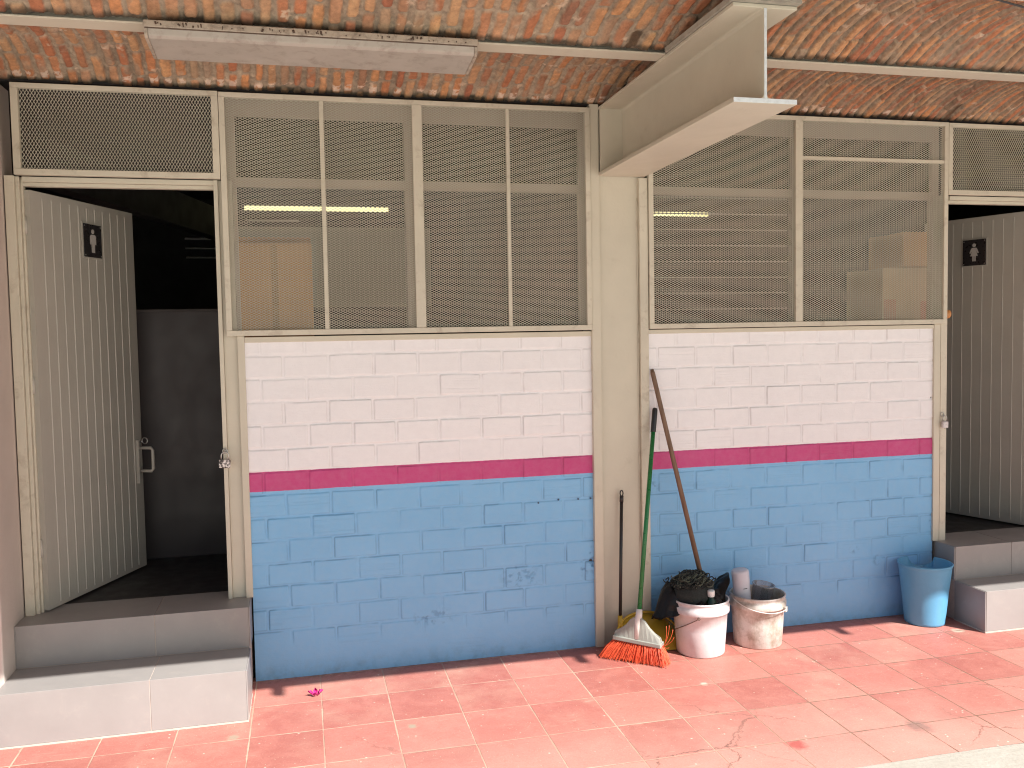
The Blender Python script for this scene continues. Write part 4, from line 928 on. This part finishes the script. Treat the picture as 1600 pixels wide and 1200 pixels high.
w.build('bail', m_wire, b1)
b2, R2 = pail('bucket', 'grimy off-white plastic bucket with a cup and clear tub inside', (2.300, -0.180), 0.124, 0.140, 0.268, m_bucket2, None, None)
w = MB(); ang0 = math.radians(-38); pts = []
for i in range(22):
    t_ = i / 21; a_ = math.radians(-52) + math.radians(-118) * t_; rr_ = 0.156 + 0.004 * math.sin(t_ * math.pi); pts.append((rr_ * math.cos(a_), rr_ * math.sin(a_), 0.205 + 0.052 * t_ ** 1.3 - 0.018 * math.sin(math.pi * t_)))
w.tube(pts, 0.0024, 6); w.build('bail', m_white_plastic, b2)
lg = MB(); a_ = math.radians(-52); lg.box(-0.012, 0.012, -0.008, 0.006, -0.014, 0.012, Matrix.Translation((0.151 * math.cos(a_), 0.151 * math.sin(a_), 0.205)) @ Matrix.Rotation(a_ + math.pi / 2, 4, 'Z')); lg.build('bail_lug', m_bucket2, b2, bevel=0.002)
MB().lathe([(0.001, 0.10), (0.126, 0.10)], 40).build('slops', m_grimy, b2)

# blue tapered bucket with plain rim
b3 = thing('bucket', 'light blue plastic bin-shaped bucket between the wall and the right steps', 'bucket', (3.350, -0.146, 0))
h = 0.340; R = lambda z: 0.104 + (0.139 - 0.104) * (z / h)
pr = [(0.090, 0.008), (0.100, 0.0), (0.105, 0.004), (0.107, 0.014), (R(0.05), 0.05), (R(0.2), 0.2), (R(h) - 0.001, h - 0.028), (R(h) + 0.001, h - 0.014), (R(h) + 0.005, h - 0.010), (R(h) + 0.006, h - 0.003), (R(h) + 0.002, h), (R(h) - 0.003, h - 0.004), (R(0.2) - 0.004, 0.2), (0.100, 0.012), (0.001, 0.011)]
mbk = MB().lathe(pr, 144, cap0=True, wob=lambda a_, z: 0.008 * math.sin(2 * a_ + 0.4) * (z / 0.34))
def bite(v):     # a piece is broken out of the rim on the wall side
    a_ = math.atan2(v[1], v[0]) - math.radians(62); a_ = math.atan2(math.sin(a_), math.cos(a_))
    lim = 0.3375 - 0.052 * math.sqrt(max(0.0, 1 - (a_ / 0.50) ** 2)) - 0.002 * math.sin(a_ * 40)
    return (v[0], v[1], min(v[2], lim)) if abs(a_) < 0.50 else v
mbk.v = [bite(v) for v in mbk.v]; mbk.build('body', m_bucket3, b3)

# cup, clear tub, sponge: sit in the grimy bucket
cup = thing('cup', 'tall grey-white upturned cup standing in the grimy bucket', 'cup', (2.238, -0.160, 0.102)); cup.rotation_euler = (0.02, -0.11, 0)
MB().lathe([(0.040, 0.0), (0.0425, 0.002), (0.0435, 0.15), (0.046, 0.275), (0.044, 0.287), (0.038, 0.293), (0.001, 0.294)], 36).build('cup_body', m_cup, cup)
MB().box(-0.012, 0.010, -0.0452, -0.0447, 0.200, 0.2035).build('printed_line', m_cable, cup)
tub = MB().lathe([(0.001, 0.0), (0.045, 0.0), (0.0475, 0.004), (0.056, 0.150), (0.060, 0.152), (0.060, 0.157), (0.055, 0.158), (0.0465, 0.006), (0.001, 0.004)], 36).build('clear_tub', m_clearp, None, (2.322, -0.158, 0.152)); tag(tub, 'clear plastic tub standing in the grimy bucket', 'tub'); tub.rotation_euler = (0.10, 0.12, 0)
spn = MB().box(-0.03, 0.03, -0.018, 0.018, -0.012, 0.012).build('sponge', m_spill, None, (2.385, -0.105, 0.228), bevel=0.006, seg=3); tag(spn, 'yellow-green sponge wedged inside the grimy bucket rim', 'sponge'); spn.rotation_euler = (0.5, 0.2, -0.6)

# bottle with cap
bt = thing('bottle', 'green plastic bottle with white cap poking out of the white bucket', 'bottle', (1.982, -0.274, 0.060)); bt.rotation_euler = (0.11, -0.03, 0)
MB().lathe([(0.001, 0.0), (0.028, 0.0), (0.032, 0.006), (0.032, 0.17), (0.031, 0.200), (0.024, 0.226), (0.014, 0.243), (0.0118, 0.250), (0.0118, 0.262)], 28).build('bottle_body', m_pet, bt)
MB().lathe([(0.0172, 0.252), (0.0180, 0.254), (0.0180, 0.279), (0.0165, 0.282), (0.001, 0.2825)], 28).build('cap', simple('white_cap', (0.78, 0.78, 0.76), 0.3), bt)

# ================================================================== BLACK BAG
bgx, bgy = 1.957, -0.213
def bag_sheet():
    nr, na = 26, 120; V = np.zeros((nr, na, 3))
    for i in range(nr):
        s_ = i / (nr - 1)
        for j in range(na):
            a_ = 2 * math.pi * j / na
            left = max(0.0, math.cos(a_ - math.radians(152))) ** 3.6        # lobe hanging on the left-back
            right = max(0.0, math.cos(a_ - math.radians(22))) ** 14          # raised ear on the right
            fold = 0.5 + 0.5 * math.sin(a_ * 9 + 1.3 * math.sin(a_ * 3)); fold2 = math.sin(a_ * 23 + s_ * 5)
            if s_ < 0.5:
                q = s_ / 0.5; r = 0.02 + (0.128 - 0.02) * q
                z = 0.245 + 0.052 * (1 - q ** 2) + 0.030 * left * q + 0.05 * right * q + 0.010 * fold * q + 0.004 * fold2
            else:
                q = (s_ - 0.5) / 0.5
                r = 0.128 + q * (0.115 * left + 0.095 * right) - 0.012 * q * (1 - left) + 0.012 * fold * q * left
                z = 0.255 + 0.030 * left + 0.05 * right + 0.010 * fold + q * (-0.015) + left * (0.085 * math.sin(math.pi * min(1, q * 1.15) ** 0.7) - 0.125 * q ** 1.6) + right * 0.085 * q
                z = min(z, 0.43)
            r += 0.004 * fold2 * s_
            V[i, j] = (r * math.cos(a_) * (1.0), r * math.sin(a_), z)
    Q = []
    for i in range(nr - 1):
        for j in range(na): Q.append((i * na + j, i * na + (j + 1) % na, (i + 1) * na + (j + 1) % na, (i + 1) * na + j))
    return V.reshape(-1, 3), np.array(Q)
V, Q = bag_sheet()
# crumple
nz_ = fbm(V[:, 0] * 22 + 40, V[:, 1] * 22 + 40, 2, 3) - 0.5; V[:, 2] += 0.030 * nz_ + 0.014 * (fbm(V[:, 0] * 60 + 40, V[:, 1] * 60 + 40, 6, 3) - 0.5)
V[:, 0] += 0.016 * (fbm(V[:, 2] * 30 + 10, V[:, 1] * 20 + 40, 5, 3) - 0.5); V[:, 1] += 0.016 * (fbm(V[:, 2] * 30 + 60, V[:, 0] * 20 + 40, 7, 3) - 0.5)
V[:, 1] = np.minimum(V[:, 1], 0.203)
bag = np_mesh('bin_bag', V, Q, m_bag, None, True, loc=(bgx, bgy, 0)); tag(bag, 'crumpled black plastic bag stuffed in the white bucket, flapping out left', 'bag')
so_ = bag.modifiers.new('film', 'SOLIDIFY'); so_.thickness = 0.001

# ================================================================== MOP
mp = thing('mop', 'string mop upside down in the white bucket, brown wooden handle against the wall', 'mop', (1.945, -0.195, 0.36)); O3 = Vector(mp.location)
mt = Vector((1.777, -0.030, 1.457)); mb = Vector((1.985, -0.160, 0.385)); 
MB().tube([mt - O3, mt.lerp(mb, 0.02) - O3, mb - O3 + (mb - mt) * 0.03], [0.0085, 0.0122, 0.0128], 14).build('handle', m_wood, mp)
rnd = random.Random(3); ya = MB(); yb_ = MB()
def strand(mbx):
    th = rnd.uniform(0, 2 * math.pi); ph = rnd.uniform(0.05, 1.0)
    pts = []; r0 = 0.0; n = 9; a_ = th; cz = 0.0
    k = rnd.uniform(0.5, 1.0); bend = rnd.uniform(-1.4, 1.4)
    for i in range(n):
        t_ = i / (n - 1); rr_ = 0.105 * (0.12 + 0.88 * t_) * (0.75 + 0.25 * k); a_ = th + bend * t_
        el = (1 - t_) * 1.35 * ph + 0.02
        x = rr_ * math.cos(a_) * 1.08; y = rr_ * math.sin(a_) * 0.95
        z = 0.050 * math.cos(min(1.5, rr_ / 0.075)) * ph + 0.008 * math.sin(7 * t_ + th * 3) - 0.012
        pts.append(Vector((x - 0.030, y + 0.0, z)))
    mbx.tube(pts, 0.0034, 5)
for i in range(300): strand(ya)
for i in range(45): strand(yb_)
def loop_(mbx):
    c_ = Vector((rnd.gauss(-0.03, 0.045), rnd.gauss(-0.03, 0.03), 0)); r_ = rnd.uniform(0.012, 0.03); a0 = rnd.uniform(0, 6)
    d0 = math.hypot(c_.x + 0.03, c_.y); c_.z = 0.045 * math.cos(min(1.5, d0 / 0.075)) + 0.002
    pts = [c_ + Vector((r_ * math.cos(a0 + q), r_ * math.sin(a0 + q), 0.010 * math.sin(q * 1.5 + a0))) for q in np.linspace(0, 4.6, 12)]
    mbx.tube(pts, 0.003, 5)
for i in range(60): loop_(ya)
for i in range(40): loop_(yb_)
dome = MB().lathe([(0.098, -0.105), (0.112, -0.060), (0.104, -0.025), (0.078, 0.008), (0.045, 0.026), (0.001, 0.032)], 30, c=(-0.02, 0.0)); dome.build('yarn_core', m_mop, mp, smooth=True)
ya.build('yarn', m_mop, mp); yb_.build('yarn', m_mop2, mp)['label'] = 'paler worn strands'

# ================================================================== PETAL on the tiles
pe = MB(); rnd = random.Random(2)
for k_ in range(4):
    a_ = k_ * 1.6; cx_ = 0.009 * math.cos(a_); cy_ = 0.009 * math.sin(a_); vs = []
    for i in range(5):
        for j in range(4):
            u = (i / 4 - 0.5) * 0.026; v = (j / 3) * 0.026; wv_ = (1 - (2 * i / 4 - 1) ** 2 * 0.6)
            x = v * wv_; y = u * math.sin(math.pi * (0.15 + 0.8 * j / 3)); z = 0.003 + 0.020 * (j / 3) ** 1.5 + 0.004 * math.sin(i * 2 + k_)
            vs.append((cx_ + x * math.cos(a_) - y * math.sin(a_), cy_ + x * math.sin(a_) + y * math.cos(a_), z))
    pe.add(vs, [(i * 4 + j, (i + 1) * 4 + j, (i + 1) * 4 + j + 1, i * 4 + j + 1) for i in range(4) for j in range(3)], True)
pe_o = pe.build('fallen_petals', m_petal, None, (0.008, -0.255, 0.002)); tag(pe_o, 'small magenta bougainvillea blossom fallen on the red tiles', 'flower')
s_ = pe_o.modifiers.new('t', 'SOLIDIFY'); s_.thickness = 0.0006
